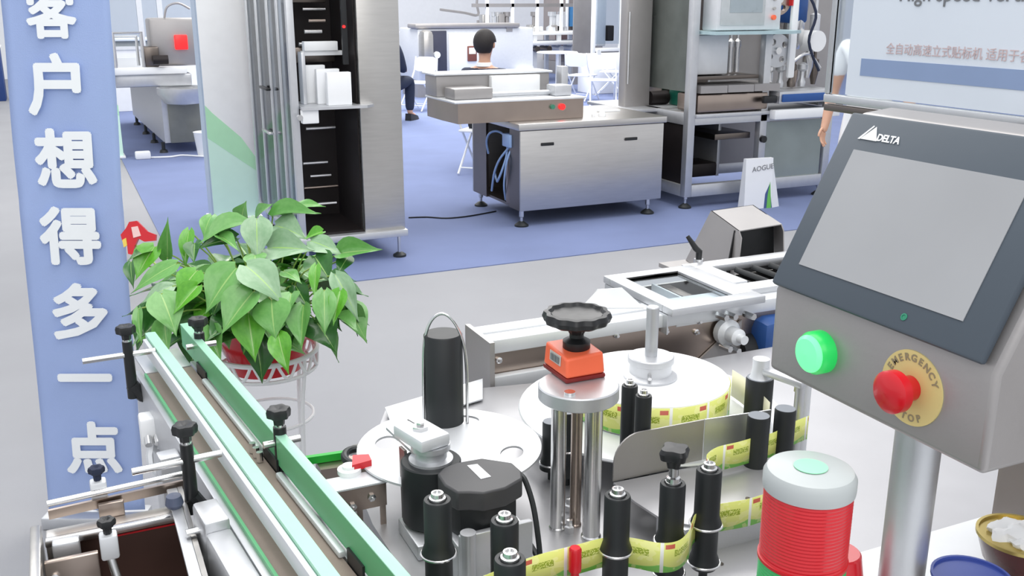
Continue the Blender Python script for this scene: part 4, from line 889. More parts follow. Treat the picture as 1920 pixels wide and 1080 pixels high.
    obj('slotted_tab', MB().box(A.x + .075, A.x + .115, A.y - .01, A.y + .0, .84, .895, .002), WARM, u)
    for k in range(2): obj('bolt', MB().cyl((X1 - .004, 1.60 - k * .22, z - .02), (X1 - .022, 1.60 - k * .22, z - .02), .007, n=12), CHROME, u)
    obj('corner_knob', MB().lathe((X1 - .012, 1.57, z + .012), [(.012, 0), (.015, .006), (.012, .02), (0, .022)], 16), mat('blue_grey_knob', (80, 88, 110), .5), u)
    obj('end_block', MB().box(X0 + .03, X0 + .07, 1.535, 1.559, z - .03, z + .004, .004), ALU, u)
    for x, y in ((X0 + .01, 1.58), (X1, 1.6), (X0 + .01, 1.15), (X1, 1.33)): obj('leg', MB().box(x - .008, x + .008, y - .012, y + .012, 0, z - .2), ALU, u)
conveyor()

# ================================================================= REAR CONVEYOR MACHINE
def rear():
    t = thing('sorting_conveyor', 'stainless conveyor with glazed window frame, black flight belt and grey hood, behind the label roll', 'conveyor', (1.5, 2.2, 0))
    X0, X1, Y = .845, 2.35, 1.97
    obj('top_channel', MB().box(X0, X1, Y, Y + .05, .912, .946, .003), ALUW, t)
    obj('top_channel', MB().box(X0, X1, Y + .052, Y + .10, .93, .950, .003), ALUW, t)
    obj('side_plate', MB().box(X0, X1, Y + .008, Y + .014, .72, .912), WARM, t)
    obj('lower_channel', MB().box(X0, 1.10, Y - .018, Y + .006, .826, .862, .003), ALUW, t)
    obj('lower_channel', MB().box(X0, X1, Y - .0, Y + .03, .69, .72, .003), ALUW, t)
    obj('rear_plate', MB().box(1.32, X1, Y + .33, Y + .336, .74, .912), STEELX, t)
    obj('end_plate', MB().prism([(X0 - .012, Y - .03), (X0, Y - .03), (X0, Y + .12), (X0 - .012, Y + .12)], .70, .952), CONS, t)
    obj('belt_bed', MB().box(1.32, X1, Y + .02, Y + .33, .86, .87), DSTEEL, t)
    for px, py in ((935, 675), (1155, 628), (935, 740), (1248, 620), (1310, 602), (1305, 622)):
        p = PY(px, py, Y + .008); obj('bolt', MB().lathe(p, [(.008, 0), (.008, .004), (.004, .006), (.004, .012)], 10, axis=(0, -1, 0)), CHROME, t)
    # white deflector
    a, b, c, d = P(1121, 543, 1.0), P(1167, 540, 1.0), P(1208, 577, .952), P(1088, 577, .952)
    obj('deflector', MB().slab([a, b, c, d], (0, .004, -.006)), WHITE, t)
    obj('deflector_back', MB().slab([a, b, (b.x, b.y + .05, .951), (a.x, a.y + .05, .951)], (0, .004, 0)), WHITE, t)
    # glazed frame
    x0, x1, y0, y1, z = 1.315, 1.60, 1.93, 2.27, .972
    fr = obj('window_frame', MB().box(x0, x1, y0, y0 + .045, z - .02, z, .003).box(x0, x1, y1 - .04, y1, z - .02, z, .003).box(x0, x0 + .045, y0 + .045, y1 - .04, z - .02, z, .003).box(x1 - .07, x1, y0 + .045, y1 - .04, z - .02, z, .003), ALU, t)
    obj('window_pane', MB().box(x0 + .045, x1 - .07, y0 + .045, y1 - .04, z - .012, z - .008), GLASS, fr)
    obj('side_skirt', MB().box(x0, x0 + .004, y0 + .02, y1 - .01, .90, z - .021), ALU, t)
    obj('tray_divider', MB().box(1.47, 1.50, y0 + .05, y1 - .05, .9155, .935), WARM, t)
    obj('tray_divider', MB().box(1.44, 1.446, y0 + .05, y1 - .05, .9155, .945), ALUW, t)
    obj('tray_floor', MB().box(x0 + .046, x1 - .071, y0 + .046, y1 - .041, .905, .915, .002), ALUW, t)
    # flight belt part
    obj('rear_rail', MB().box(1.60, 2.35, 2.26, 2.315, .94, .962, .004), ALU, t)
    obj('front_rail', MB().box(1.60, 2.35, 2.02, 2.08, .94, .962, .004), ALU, t)
    obj('cover_plate', MB().box(1.605, 1.662, 2.085, 2.255, .945, .965, .003), ALUW, t)
    for i in range(9):
        x = 1.70 + i * .062; obj('belt_flight', MB(Matrix.Translation((x, 2.17, .935)) @ Matrix.Rotation(.45, 4, 'Y')).box(-.026, .026, -.08, .08, -.006, .01, .004), RUB, t)
        obj('flight_roller', MB().cyl((x + .02, 2.085, .925), (x + .02, 2.255, .925), .014, n=14), BLACK, t)
    obj('belt_base', MB().box(1.665, 2.35, 2.085, 2.255, .875, .90), BLACK, t)
    q = P(1310, 487, .965); lv = obj('clamp_lever', MB().tube([(q.x, q.y, .965), (q.x, q.y, .99), (q.x - .012, q.y + .0, 1.0), (q.x - .03, q.y + .02, 1.035)], [.009, .01, .009, .006], 10), BLACK, t)
    obj('lever_screw', MB().cyl((q.x, q.y, .955), (q.x, q.y, .968), .014, n=14), CHROME, lv)
    # bearing and fittings
    p = PY(1358, 620, Y); obj('bearing', MB().lathe(p, [(.035, 0), (.035, .02), (.022, .03), (.022, .06), (.012, .065), (.012, .085)], 20, axis=(0, -1, 0)), ALUW, t)
    for px, py in ((1345, 590), (1362, 588), (1368, 652), (1352, 648), (1396, 588)):
        p = PY(px, py, Y - .01); obj('fitting', MB().cyl(p, p + Vector((.004, -.035, 0)), .009, n=6), CHROME, t)
    p = PY(1408, 625, Y + .02); obj('drive_motor', MB().box(1.60, 1.78, Y - .05, Y + .12, .66, .90, .03), BLUE, t)
    obj('motor_cap', MB().cyl((1.60, Y + .03, .80), (1.56, Y + .03, .80), .06, n=20), BLACK, t)
    obj('terminal_box', MB().box(1.64, 1.72, Y - .08, Y - .051, .76, .84, .01), BLUE, t)
    obj('gusset', MB().slab([(1.42, Y, .80), (1.56, Y, .90), (1.56, Y, .70), (1.42, Y, .70)], (0, .006, 0)), CONS, t)
    for x in (.95, 2.25):
        for y in (Y + .03, Y + .31): obj('leg', MB().box(x - .02, x + .02, y - .02, y + .02, 0, .69 if y < Y + .1 else .74), ALU, t)
    # hood
    h = thing('hood', 'grey sheet metal hood with open black mouth at the back of the flight belt', 'hood', (2.0, 2.7, 0))
    a, b, c, d = [P(x, y, 1.02) for x, y in ((1333, 395), (1385, 433), (1466, 420), (1412, 384))]
    def side(n, f, dn, df): # slanted sheet from near top n, far top f
        return [n, f, f + df, n + dn]
    z0 = .84 - 1.02; L0, L1 = Vector((-.02, .05, z0)), Vector((.0, -.02, z0))
    obj('top', MB().slab([a, b, c, d], (0, 0, -.003)), CONS, h)
    obj('side_panel', MB().slab([a, b, b + Vector((.0, -.014, -.02)), b + Vector((-.012, -.018, z0)), a + Vector((-.05, .06, z0))], (.004, 0, 0)), CONS, h)
    obj('side_panel', MB().slab([d, c, c + Vector((.0, -.014, -.02)), c + Vector((.012, -.018, z0)), d + Vector((.05, .06, z0))], (-.004, 0, 0)), CONS, h)
    obj('back_panel', MB().slab([a, d, d + Vector((.05, .06, z0)), a + Vector((-.05, .06, z0))], (0, -.004, 0)), CONS, h)
    obj('inner_mouth', MB().slab([b + Vector((.008, .03, -.006)), c + Vector((-.008, .03, -.006)), c + Vector((.01, .03, z0)), b + Vector((-.02, .03, z0))], (0, .004, 0)), BLACK, h)
    obj('stand', MB().box(1.84, 1.95, 2.48, 2.6, 0, .84), CONS, h)
    obj('stand_deck', MB().box(b.x - .05, c.x + .03, b.y - .05, a.y + .07, .825, .839), CONS, h)
rear()
# ================================================================= LABELLING MACHINE
def labeller():
    zp = .85
    t = thing('labelling_machine', 'labelling machine with grey plate, black guide rollers, chrome pillars and orange counter', 'machine', (.85, 1.3, 0))
    bl = P(722, 768, zp)
    obj('base_plate', MB().prism([(.405, .80), (1.62, .80), (1.62, 1.88), (1.1, 1.88), (.80, 1.935), (.572, 1.905), (.42, 1.60), (.405, 1.45)], zp - .012, zp), PLATE, t)
    obj('cabinet_body', MB().box(  .46, 1.55, .86, 1.80, .10, zp - .0125, .01), CONS, t)
    for x, y in ((.55, .95), (1.45, .95), (.55, 1.7), (1.45, 1.7)): obj('levelling_foot', MB().lathe((x, y, 0), [(.045, 0), (.045, .012), (.015, .03), (.015, .10)], 16), RUB, t)
    def roller(px, py, zt, r, rings=(), screw=True, lab=None, low=None):
        p = P(px, py, zt); zb = zp + .0
        prof = [(r * .5, zb), (r * .5, zb + .02)]
        rz = sorted(ZT(p, y) for y in rings); lo = zb + .022 if low is None else low
        prof = [(r * .35, zb), (r * .35, lo)]
        if rz:
            prof += [(r * 1.28, lo), (r * 1.28, lo + .004), (r * 1.0, lo + .012)] if len(rz) < 2 else [(r * 1.0, lo)]
            for q in rz: prof += [(r, q - .010), (r * 1.18, q - .004), (r * 1.25, q), (r * 1.18, q + .004), (r * 1.0, q + .014)]
        else: prof += [(r, lo)]
        prof += [(r, zt - .003), (r * .94, zt), (r * .70, zt), (r * .66, zt - .002), (0, zt - .002)]
        o = obj('guide_roller', MB().lathe((p.x, p.y, 0), prof, 32), RUB, t)
        if lab: o['label'] = lab
        for q in rz: obj('flange_ring', MB().lathe((p.x, p.y, q - .0035), [(r * 1.27, 0), (r * 1.34, .001), (r * 1.34, .003), (r * 1.27, .004)], 32), CHROME, o)
        if screw: obj('cap_screw', MB().lathe((p.x, p.y, zt - .002), [(r * .62, 0), (r * .60, .005), (r * .46, .006), (r * .44, .012), (r * .28, .0125), (r * .25, .010), (0, .010)], 24), CHROME, o)
        else: obj('cap', MB().lathe((p.x, p.y, zt - .001), [(r * .93, 0), (r * .93, .0015), (0, .0015)], 24), mat('grey_cap', (120, 126, 134), .5), o)
        return o, p
    roller(820, 936, 1.04, .0195, (1035,), lab='tall roller at the left with one bright ring')
    roller(946, 975, 1.02, .0195, (), lab='plain roller behind the nearest roller')
    roller(956, 1047, 1.02, .0205, (), lab='nearest roller, cut by the lower frame')
    roller(1158, 928, 1.04, .0185, (1029,), lab='roller left of the knob topped roller')
    o, p = roller(1262, 905, 1.035, .0185, (1011, 1070), lab='roller topped by a black clamp knob')
    obj('threaded_neck', MB().lathe((p.x, p.y, 1.036), [(.011, 0), (.010, .008), (.007, .010), (.007, .03)], 16), CHROME, o)
    obj('clamp_knob', MB().lathe((p.x, p.y, 1.060), [(.009, 0), (.011, .010), (.019, .014), (.021, .024), (.018, .030), (.0, .031)], 36, 4, .16), BLACK, o)
    roller(1330, 880, 1.04, .0190, (980, 1051), lab='roller with two bright flange rings', low=.885)
    roller(1423, 779, 1.0, .0200, (883,), False, lab='flat topped roller before the tall arm roller')
    roller(1473, 766, 1.0, .0190, (), False, lab='flat topped roller at the right')
    roller(1181, 722, 1.045, .0145, (), True, lab='thin roller of a pair in front of the label roll')
    roller(1207, 741, 1.045, .0145, (), True, lab='nearer thin roller of the pair')
    roller(1064, 770, .995, .019, (838,), False, lab='roller seen between the chrome pillars')
    roller(1034, 790, .965, .0165, (866,), False, lab='roller half hidden left of the chrome pillars')
    o, p = roller(1425, 708, 1.0, .0265, (), False, lab='thick roller carrying an aluminium arm')
    e = P(1508, 738, 1.0); dv = (e - p); dv.z = 0; dn = dv.normalized()
    M = frame((p.x, p.y, 1.0), dn, (-dn.y, dn.x, 0))
    obj('arm_collar', MB().lathe((p.x, p.y, .999), [(.022, 0), (.018, .006), (.016, .02), (.016, .04), (.0, .042)], 24), ALUW, o)
    obj('swing_arm', MB(M).box(-.012, dv.length, -.011, .011, .010, .024, .004), ALU, o)
    obj('arm_screw', MB(M).cyl((dv.length - .015, 0, .0), (dv.length - .015, 0, .04), .007, n=14), CHROME, o)
    q = M @ Vector((dv.length - .01, 0, 0)); obj('arm_post', MB().cyl((q.x, q.y, zp), (q.x, q.y, 1.012), .009, n=16), ALU, t)
    obj('side_post', MB().cyl((q.x + .03, q.y + .02, zp), (q.x + .03, q.y + .02, 1.05), .012, n=16), ALUW, t)
    # pillars with top plate, counter and handwheel
    tp = P(1085, 722, 1.10)
    for px, py, r, m in ((1045, 990, .0125, CHROME), (1078, 984, .0095, WARM), (1108, 1006, .0145, CHROME)):
        b = P(px, py, zp); obj('pillar', MB().lathe((b.x, b.y, zp), [(r * 1.15, 0), (r * 1.15, .003), (r, .005), (r, 1.078 - zp)], 24), m, t)
    obj('top_plate', MB().lathe((tp.x, tp.y, 1.078), [(.064, 0), (.066, .002), (.066, .022), (.064, .024), (0, .024)], 48), ALU, t)
    for a in (3.9, .4): obj('plate_screw', MB().cyl((tp.x + .045 * math.cos(a), tp.y + .045 * math.sin(a), 1.102), (tp.x + .045 * math.cos(a), tp.y + .045 * math.sin(a), 1.106), .009, n=16), CHROME, t)
    cz = 1.106; f = P(1062, 716, cz); X0, X1, Y0, Y1 = f.x, f.x + .072, f.y, f.y + .084
    ob = obj('counter_base', MB().box(X0 - .001, X1 + .001, Y0 - .001, Y1 + .001, cz - .004, cz + .004, .003), mat('dark_red_base', (120, 20, 16), .5), t)
    cn = obj('position_counter', MB().hexa([(X0, Y0, cz + .004), (X1, Y0, cz + .004), (X1, Y1, cz + .004), (X0, Y1, cz + .004)], [(X0 + .002, Y0 + .004, cz + .036), (X1 - .002, Y0 + .004, cz + .040), (X1 - .002, Y1 - .004, cz + .044), (X0 + .002, Y1 - .004, cz + .044)]), ORANGE, t)
    bv = cn.modifiers.new('bevel', 'BEVEL'); bv.width = .004; bv.segments = 3
    obj('counter_window', MB().slab([(X0 + .0005, Y0 + .022, cz + .019), (X0 + .0005, Y0 + .060, cz + .019), (X0 + .0014, Y0 + .060, cz + .036), (X0 + .0014, Y0 + .022, cz + .036)], (-.0012, 0, 0)), mat('counter_frame', (200, 196, 190), .4), cn)
    for k in range(3): obj('digit_drum', MB().box(X0 - .0022, X0 - .0008, Y0 + .026 + k * .010, Y0 + .034 + k * .010, cz + .022, cz + .033), mat('digit_grey', (120, 124, 124), .5), cn)
    wc = (X0 + X1) / 2 + .004, (Y0 + Y1) / 2
    hw = obj('handwheel', MB().lathe((wc[0], wc[1], 1.182), [(.012, -.012), (.018, .0), (.046, .006), (.053, .010), (.056, .018), (.053, .026), (.046, .027), (.042, .022), (.018, .020), (.0, .021)], 96, 12, .035), BLACK, t)
    obj('wheel_hub', MB().lathe((wc[0], wc[1], cz + .038), [(.022, 0), (.023, .003), (.023, .014), (.018, .017), (.012, .02), (.012, .046)], 32), BLACK, hw)
    for px, py in ((1067, 958), (1067, 998)): q = P(px, py, zp); obj('set_bolt', MB().lathe((q.x, q.y, zp), [(.009, 0), (.009, .012), (.006, .014), (.006, .024), (0, .025)], 6), CHROME, t)
    # roll spindle, tray and hub
    rc = P(1219, 706, .975)
    obj('roll_tray', MB().lathe((rc.x, rc.y - .0, .905), [(.262, 0), (.264, .003), (.262, .006), (0, .006)], 64), ALUW, t)
    obj('tray_column', MB().cyl((rc.x, rc.y, zp), (rc.x, rc.y, .905), .05, n=24), ALU, t)
    obj('spindle', MB().lathe((rc.x, rc.y, .92), [(.0125, 0), (.0125, .2), (.011, .202), (0, .202)], 24), ALU, t)
    # left take-up disc with black mandrel and wire hoop
    dc = P(843, 836, .935); hs = [circ((dc.x + .115 * math.cos(a), dc.y + .115 * math.sin(a)), .028, 20, .020, a + math.pi / 2) for a in (2.6, .95, 4.2, 5.6)]
    obj('take_up_disc', None, WHITE, t) if False else holed('take_up_disc', circ((dc.x, dc.y), .164, 72), hs, .932, .004, ALUW, t)
    obj('disc_shaft', MB().cyl((dc.x, dc.y, zp), (dc.x, dc.y, .932), .025, n=20), ALU, t)
    mc = P(834, 788, .937); md = obj('mandrel', MB().lathe((mc.x, mc.y, .936), [(.036, 0), (.036, .172), (.034, .175), (0, .175)], 40), RUB, t)
    cv = Vector((R_.x, R_.y, 0)); ptsb = []
    for px, py in ((876, 795), (875, 700), (868, 640), (850, 602), (829, 588), (808, 602), (796, 640), (794, 700), (795, 790)):
        rr_ = ray(px, py); n = Vector((sy, cy, 0)); D = mc.x * n.x + mc.y * n.y - .01; k = D / (rr_.x * n.x + rr_.y * n.y); ptsb.append(Vector((0, 0, H)) + rr_ * k)
    obj('wire_hoop', MB().tube(ptsb, .0028, 10, smooth=4), CHROME, md)
    obj('rear_fin', MB().slab([P(722, 766, .86), P(905, 712, .86), P(905, 750, .855), P(735, 800, .855)], (0, 0, .003)), ALUW, t)
    # nip roller, bracket and clamp head
    nc = P(808, 862, .985)
    nr = obj('drive_roller', MB().lathe((nc.x, nc.y, .88), [(.047, 0), (.049, .003), (.049, .103), (.047, .105), (0, .105)], 40), RUB, t)
    obj('roller_flange', MB().lathe((nc.x, nc.y, .985), [(.036, 0), (.036, .004), (.026, .006), (.026, .018), (.032, .021), (.032, .030), (0, .030)], 32), ALU, nr)
    hb = P(800, 815, 1.03); M = frame((hb.x, hb.y, 1.015), (1, .25, 0), (-.25, 1, 0))
    obj('clamp_head', MB(M).box(-.030, .026, -.030, .055, 0, .022, .005), ALUW, nr)
    obj('clamp_slot', MB(M).box(-.001, .001, .02, .0555, .0215, .0225), BLACK, nr)
    obj('clamp_nut', MB(M).lathe((-.004, .012, .022), [(.014, 0), (.014, .006), (.007, .007), (.007, .012), (0, .012)], 6), CHROME, nr)
    a0 = P(748, 842, .985); a1 = P(755, 1005, zp)
    obj('bracket_plate', MB().slab([(a0.x, a0.y, .99), (a0.x, a0.y - .004, zp), (a0.x + .004, a0.y - .07, zp), (a0.x + .002, a0.y - .02, .99)], (.005, 0, 0)), DSTEEL, t)
    obj('bracket_arm', MB().slab([P(724, 806, .99), P(745, 800, .99), P(800, 845, .99), P(780, 858, .99)], (0, 0, .005)), ALU, t)
    obj('bracket_foot', MB().box(nc.x - .05, nc.x + .06, nc.y - .07, nc.y + .03, zp + .0, .876, .003), ALU, t)
    # motor with chamfered black cover
    mp = [(360, 505), (400, 465), (470, 440), (610, 415), (780, 440), (835, 490), (838, 530), (745, 583), (620, 612), (540, 606), (470, 608), (400, 565)]
    mp = [P(700 + x / 3, 720 + y / 3, .995) for x, y in mp]; cx = sum(p.x for p in mp) / 12; cyy = sum(p.y for p in mp) / 12
    mo = obj('motor_cover', MB().prism([(p.x, p.y) for p in mp][::-1], .963, .995), mat('charcoal_cover', (62, 62, 64), .5), t); b_ = mo.modifiers.new('bevel', 'BEVEL'); b_.width = .003; b_.segments = 2
    obj('motor_body', MB().prism([(cx + (p.x - cx) * .86, cyy + (p.y - cyy) * .86) for p in mp][::-1], .915, .963), BLACK, mo)
    obj('motor_label', MB().prism([P(700 + x / 3, 720 + y / 3, .995)[:2] for x, y in ((528, 460), (585, 452), (662, 522), (605, 536))], .9951, .9958), PAPER, mo)
    ml = [P(700 + x / 3, 720 + y / 3, .96) for x, y in ((632, 620), (745, 600))]
    obj('rating_plate', MB().slab([(ml[0].x, ml[0].y - .004, .958), (ml[1].x, ml[1].y - .004, .958), (ml[1].x, ml[1].y - .004, .925), (ml[0].x, ml[0].y - .004, .925)], (0, .003, 0)), ALUW, mo)
    obj('motor_mount', MB().box(cx - .055, cx + .065, cyy - .062, cyy - .05, zp, .935, .003).box(cx - .055, cx + .065, cyy - .05, cyy + .05, zp, .914, .003), ALU, t)
    obj('mount_tube', MB().cyl((cx - .045, cyy - .068, zp), (cx - .045, cyy - .068, .945), .012, n=18), ALU, t)
    q = P(895, 1000, .90); obj('slotted_bar', MB().box(q.x - .014, q.x + .014, q.y - .01, q.y, zp, .93, .002), ALUW, t)
    for k in range(2): obj('bolt', MB().cyl((q.x, q.y - .01, .915 - k * .02), (q.x, q.y - .014, .915 - k * .02), .006, n=12), CHROME, t)
    obj('motor_cable', MB().tube([P(975, 890, .975), P(985, 902, .97), P(999, 945, .94), P(1008, 1000, .90), P(1012, 1048, .86), P(1000, 1030, .86), P(985, 1005, .87), P(978, 985, .9)], .0045, 10, smooth=5), RUB, mo)
    # product stop bracket between conveyor and disc
    b0, b1 = P(606, 928, .925), P(722, 905, .925); y0 = (b0.y + b1.y) / 2
    xx0, xx1 = .335, P(722, 903, .925).x
    br = obj('stop_bracket', MB().box(xx0, xx1, y0 - .003, y0, .885, .925), WARM, t)  # stainless face, its brown reflection painted as the base colour
    obj('bracket_top', MB().box(xx0 - .02, xx1 + .004, y0 - .003, y0 + .045, .925, .929, .001), ALUW, br)
    for x in (xx0 + .042, xx1 - .012): obj('bracket_leg', MB().box(x, x + .01, y0 - .003, y0, zp, .885), WARM, br)
    for x, z in ((xx0 + .035, .895), (xx1 - .026, .905)): obj('bolt', MB().lathe((x, y0 - .003, z), [(.007, 0), (.007, .004), (.003, .005), (.003, .009)], 6, axis=(0, -1, 0)), CHROME, br)
    q = P(655, 885, .93); obj('pivot_block', MB().lathe((q.x, q.y, .929), [(.020, 0), (.020, .008), (.012, .009), (.012, .014), (0, .014)], 24), WHITE, br)
    q = P(672, 868, .94); obj('red_tab', MB().prism([(q.x - .016, q.y - .018), (q.x + .02, q.y - .012), (q.x + .022, q.y + .012), (q.x - .004, q.y + .02)], .935, .947), RED, br)
    q = P(672, 842, .94); obj('rubber_ring', MB().tube([(q.x + .024 * math.cos(a), q.y + .034 * math.sin(a), .925) for a in [i * math.pi / 12 for i in range(5, 22)]], .007, 10), RUB, br)
    g0, g1 = P(552, 862, .90), P(648, 848, .90)
    q = obj('green_guide', MB().slab([g0, g1, g1 + Vector((0, .010, 0)), g0 + Vector((0, .010, 0))], (0, 0, -.014)), BGREEN, t)
    obj('guide_support', MB().slab([g0 + Vector((.04, -.03, -.015)), g1 + Vector((.03, -.03, -.015)), g1 + Vector((.03, .01, -.015)), g0 + Vector((.04, .01, -.015))], (0, 0, -.02)), WARM, t)
    e0, e1 = P(703, 1008, zp + .01), P(775, 1090, zp + .01)
    obj('plate_edge_bar', MB().slab([e0, e1, e1 + Vector((-.012, 0, 0)), e0 + Vector((-.012, 0, 0))], (0, 0, -.03)), DSTEEL, t)
    # peel plate with upright guard
    z = .905; pl = [P(x, y, z) for x, y in ((1150, 905), (1315, 872), (1470, 852), (1480, 905), (1452, 962), (1300, 985), (1244, 975), (1190, 940))]
    obj('peel_plate', MB().prism([(p.x, p.y) for p in pl][::-1], z - .004, z), PLATE, t)
    w0, w1, w2 = P(1150, 903, z), P(1316, 868, z), P(1440, 848, z)
    def up(p, py): return Vector((p.x, p.y, ZT(p, py)))
    zt = up(w1, 787).z
    def guard(a, b, z1, rad):
        d = (b - a); L = d.length; pts = [Vector((a.x, a.y, z))]
        for k in range(9): an = math.pi - k / 8 * math.pi / 2; pts.append(a + d.normalized() * (rad + rad * math.cos(an)) + Vector((0, 0, (z1 - z) - rad + rad * math.sin(an))))
        pts += [Vector((b.x, b.y, z1)), Vector((b.x, b.y, z))]; return pts
    obj('guard_plate', MB().slab(guard(w0, w1, zt, .05), (0, .003, 0)), CONS, t)
    obj('guard_plate', MB().slab([w1 + Vector((.002, 0, 0)), w2, Vector((w2.x, w2.y, zt)), Vector((w1.x + .002, w1.y, zt))], (0, .003, 0)), ALU, t)
    for k in range(3): q = pl[6 - k]; 
    obj('plate_support', MB().box(.82, .98, 1.14, 1.22, zp, z - .004), ALU, t)
    q = P(1078, 1060, .95); obj('red_pin', MB().lathe((q.x, q.y, zp), [(.006, 0), (.006, .09), (.009, .092), (.009, .125), (.007, .128), (0, .128)], 18), RED, t)
    q = P(615, 1000, zp)
    for px, py in ((823, 1045), (1352, 1058), (1402, 935), (1265, 945)):
        q = P(px, py, zp if py > 950 else z); obj('plate_screw', MB().cyl((q.x, q.y, q.z), (q.x, q.y, q.z + .0015), .004, n=12), DSTEEL, t)
    # ---- label roll
    r = thing('label_roll', 'large white roll of yellow printed labels with grey hub on the spindle', 'label roll', (rc.x, rc.y, .912))
    obj('paper_body', MB().lathe((rc.x, rc.y, .912), [(.03, 0), (.157, 0), (.157, .062), (.1565, .063), (.03, .063)], 72), PAPER, r)
    ribbon_pts = [(rc.x + .1583 * math.cos(a), rc.y + .1583 * math.sin(a)) for a in [-.35 - i * .1 for i in range(64)]][:62]
    ribbon(ribbon_pts, .914, .9735, 'outer_label_layer', LABEL, r, .080)
    obj('hub_flange', MB().lathe((rc.x, rc.y, .9755), [(.0535, 0), (.0535, .004), (.042, .010), (.042, .030), (.046, .032), (.046, .043), (.044, .045), (.014, .045)], 48), ALU, r)
    obj('hub_screw', MB().cyl((rc.x - .030, rc.y - .045, .99), (rc.x - .022, rc.y - .03, .995), .004, n=12), CHROME, r)
    # ---- label web
    w = thing('label_web', 'printed yellow label strip threaded between the black guide rollers', 'label strip', (.8, 1.15, zp))
    zlo, zhi = .925, .972
    def pp(l): return [P(x, y, (zlo + zhi) / 2)[:2] for x, y in l]
    ribbon(pp([(800, 1150), (900, 1112), (1000, 1072), (1080, 1050), (1135, 1036), (1180, 1036), (1235, 1046), (1270, 1042), (1290, 1024), (1297, 1004), (1304, 990), (1330, 975), (1400, 962), (1450, 946), (1520, 925)]), zlo, zhi, 'web_run', LABEL, w)
    ribbon([P(x, y, .94)[:2] for x, y in ((1328, 885), (1325, 874), (1345, 860), (1385, 850), (1425, 838), (1450, 832), (1480, 815), (1515, 800))], .915, .962, 'web_run', LABEL, w)
    ribbon([P(x, y, .95)[:2] for x, y in ((1372, 712), (1395, 728), (1420, 752), (1442, 775))], .915, .972, 'web_run', mat('web_back', (226, 224, 196), .5), w)
labeller()

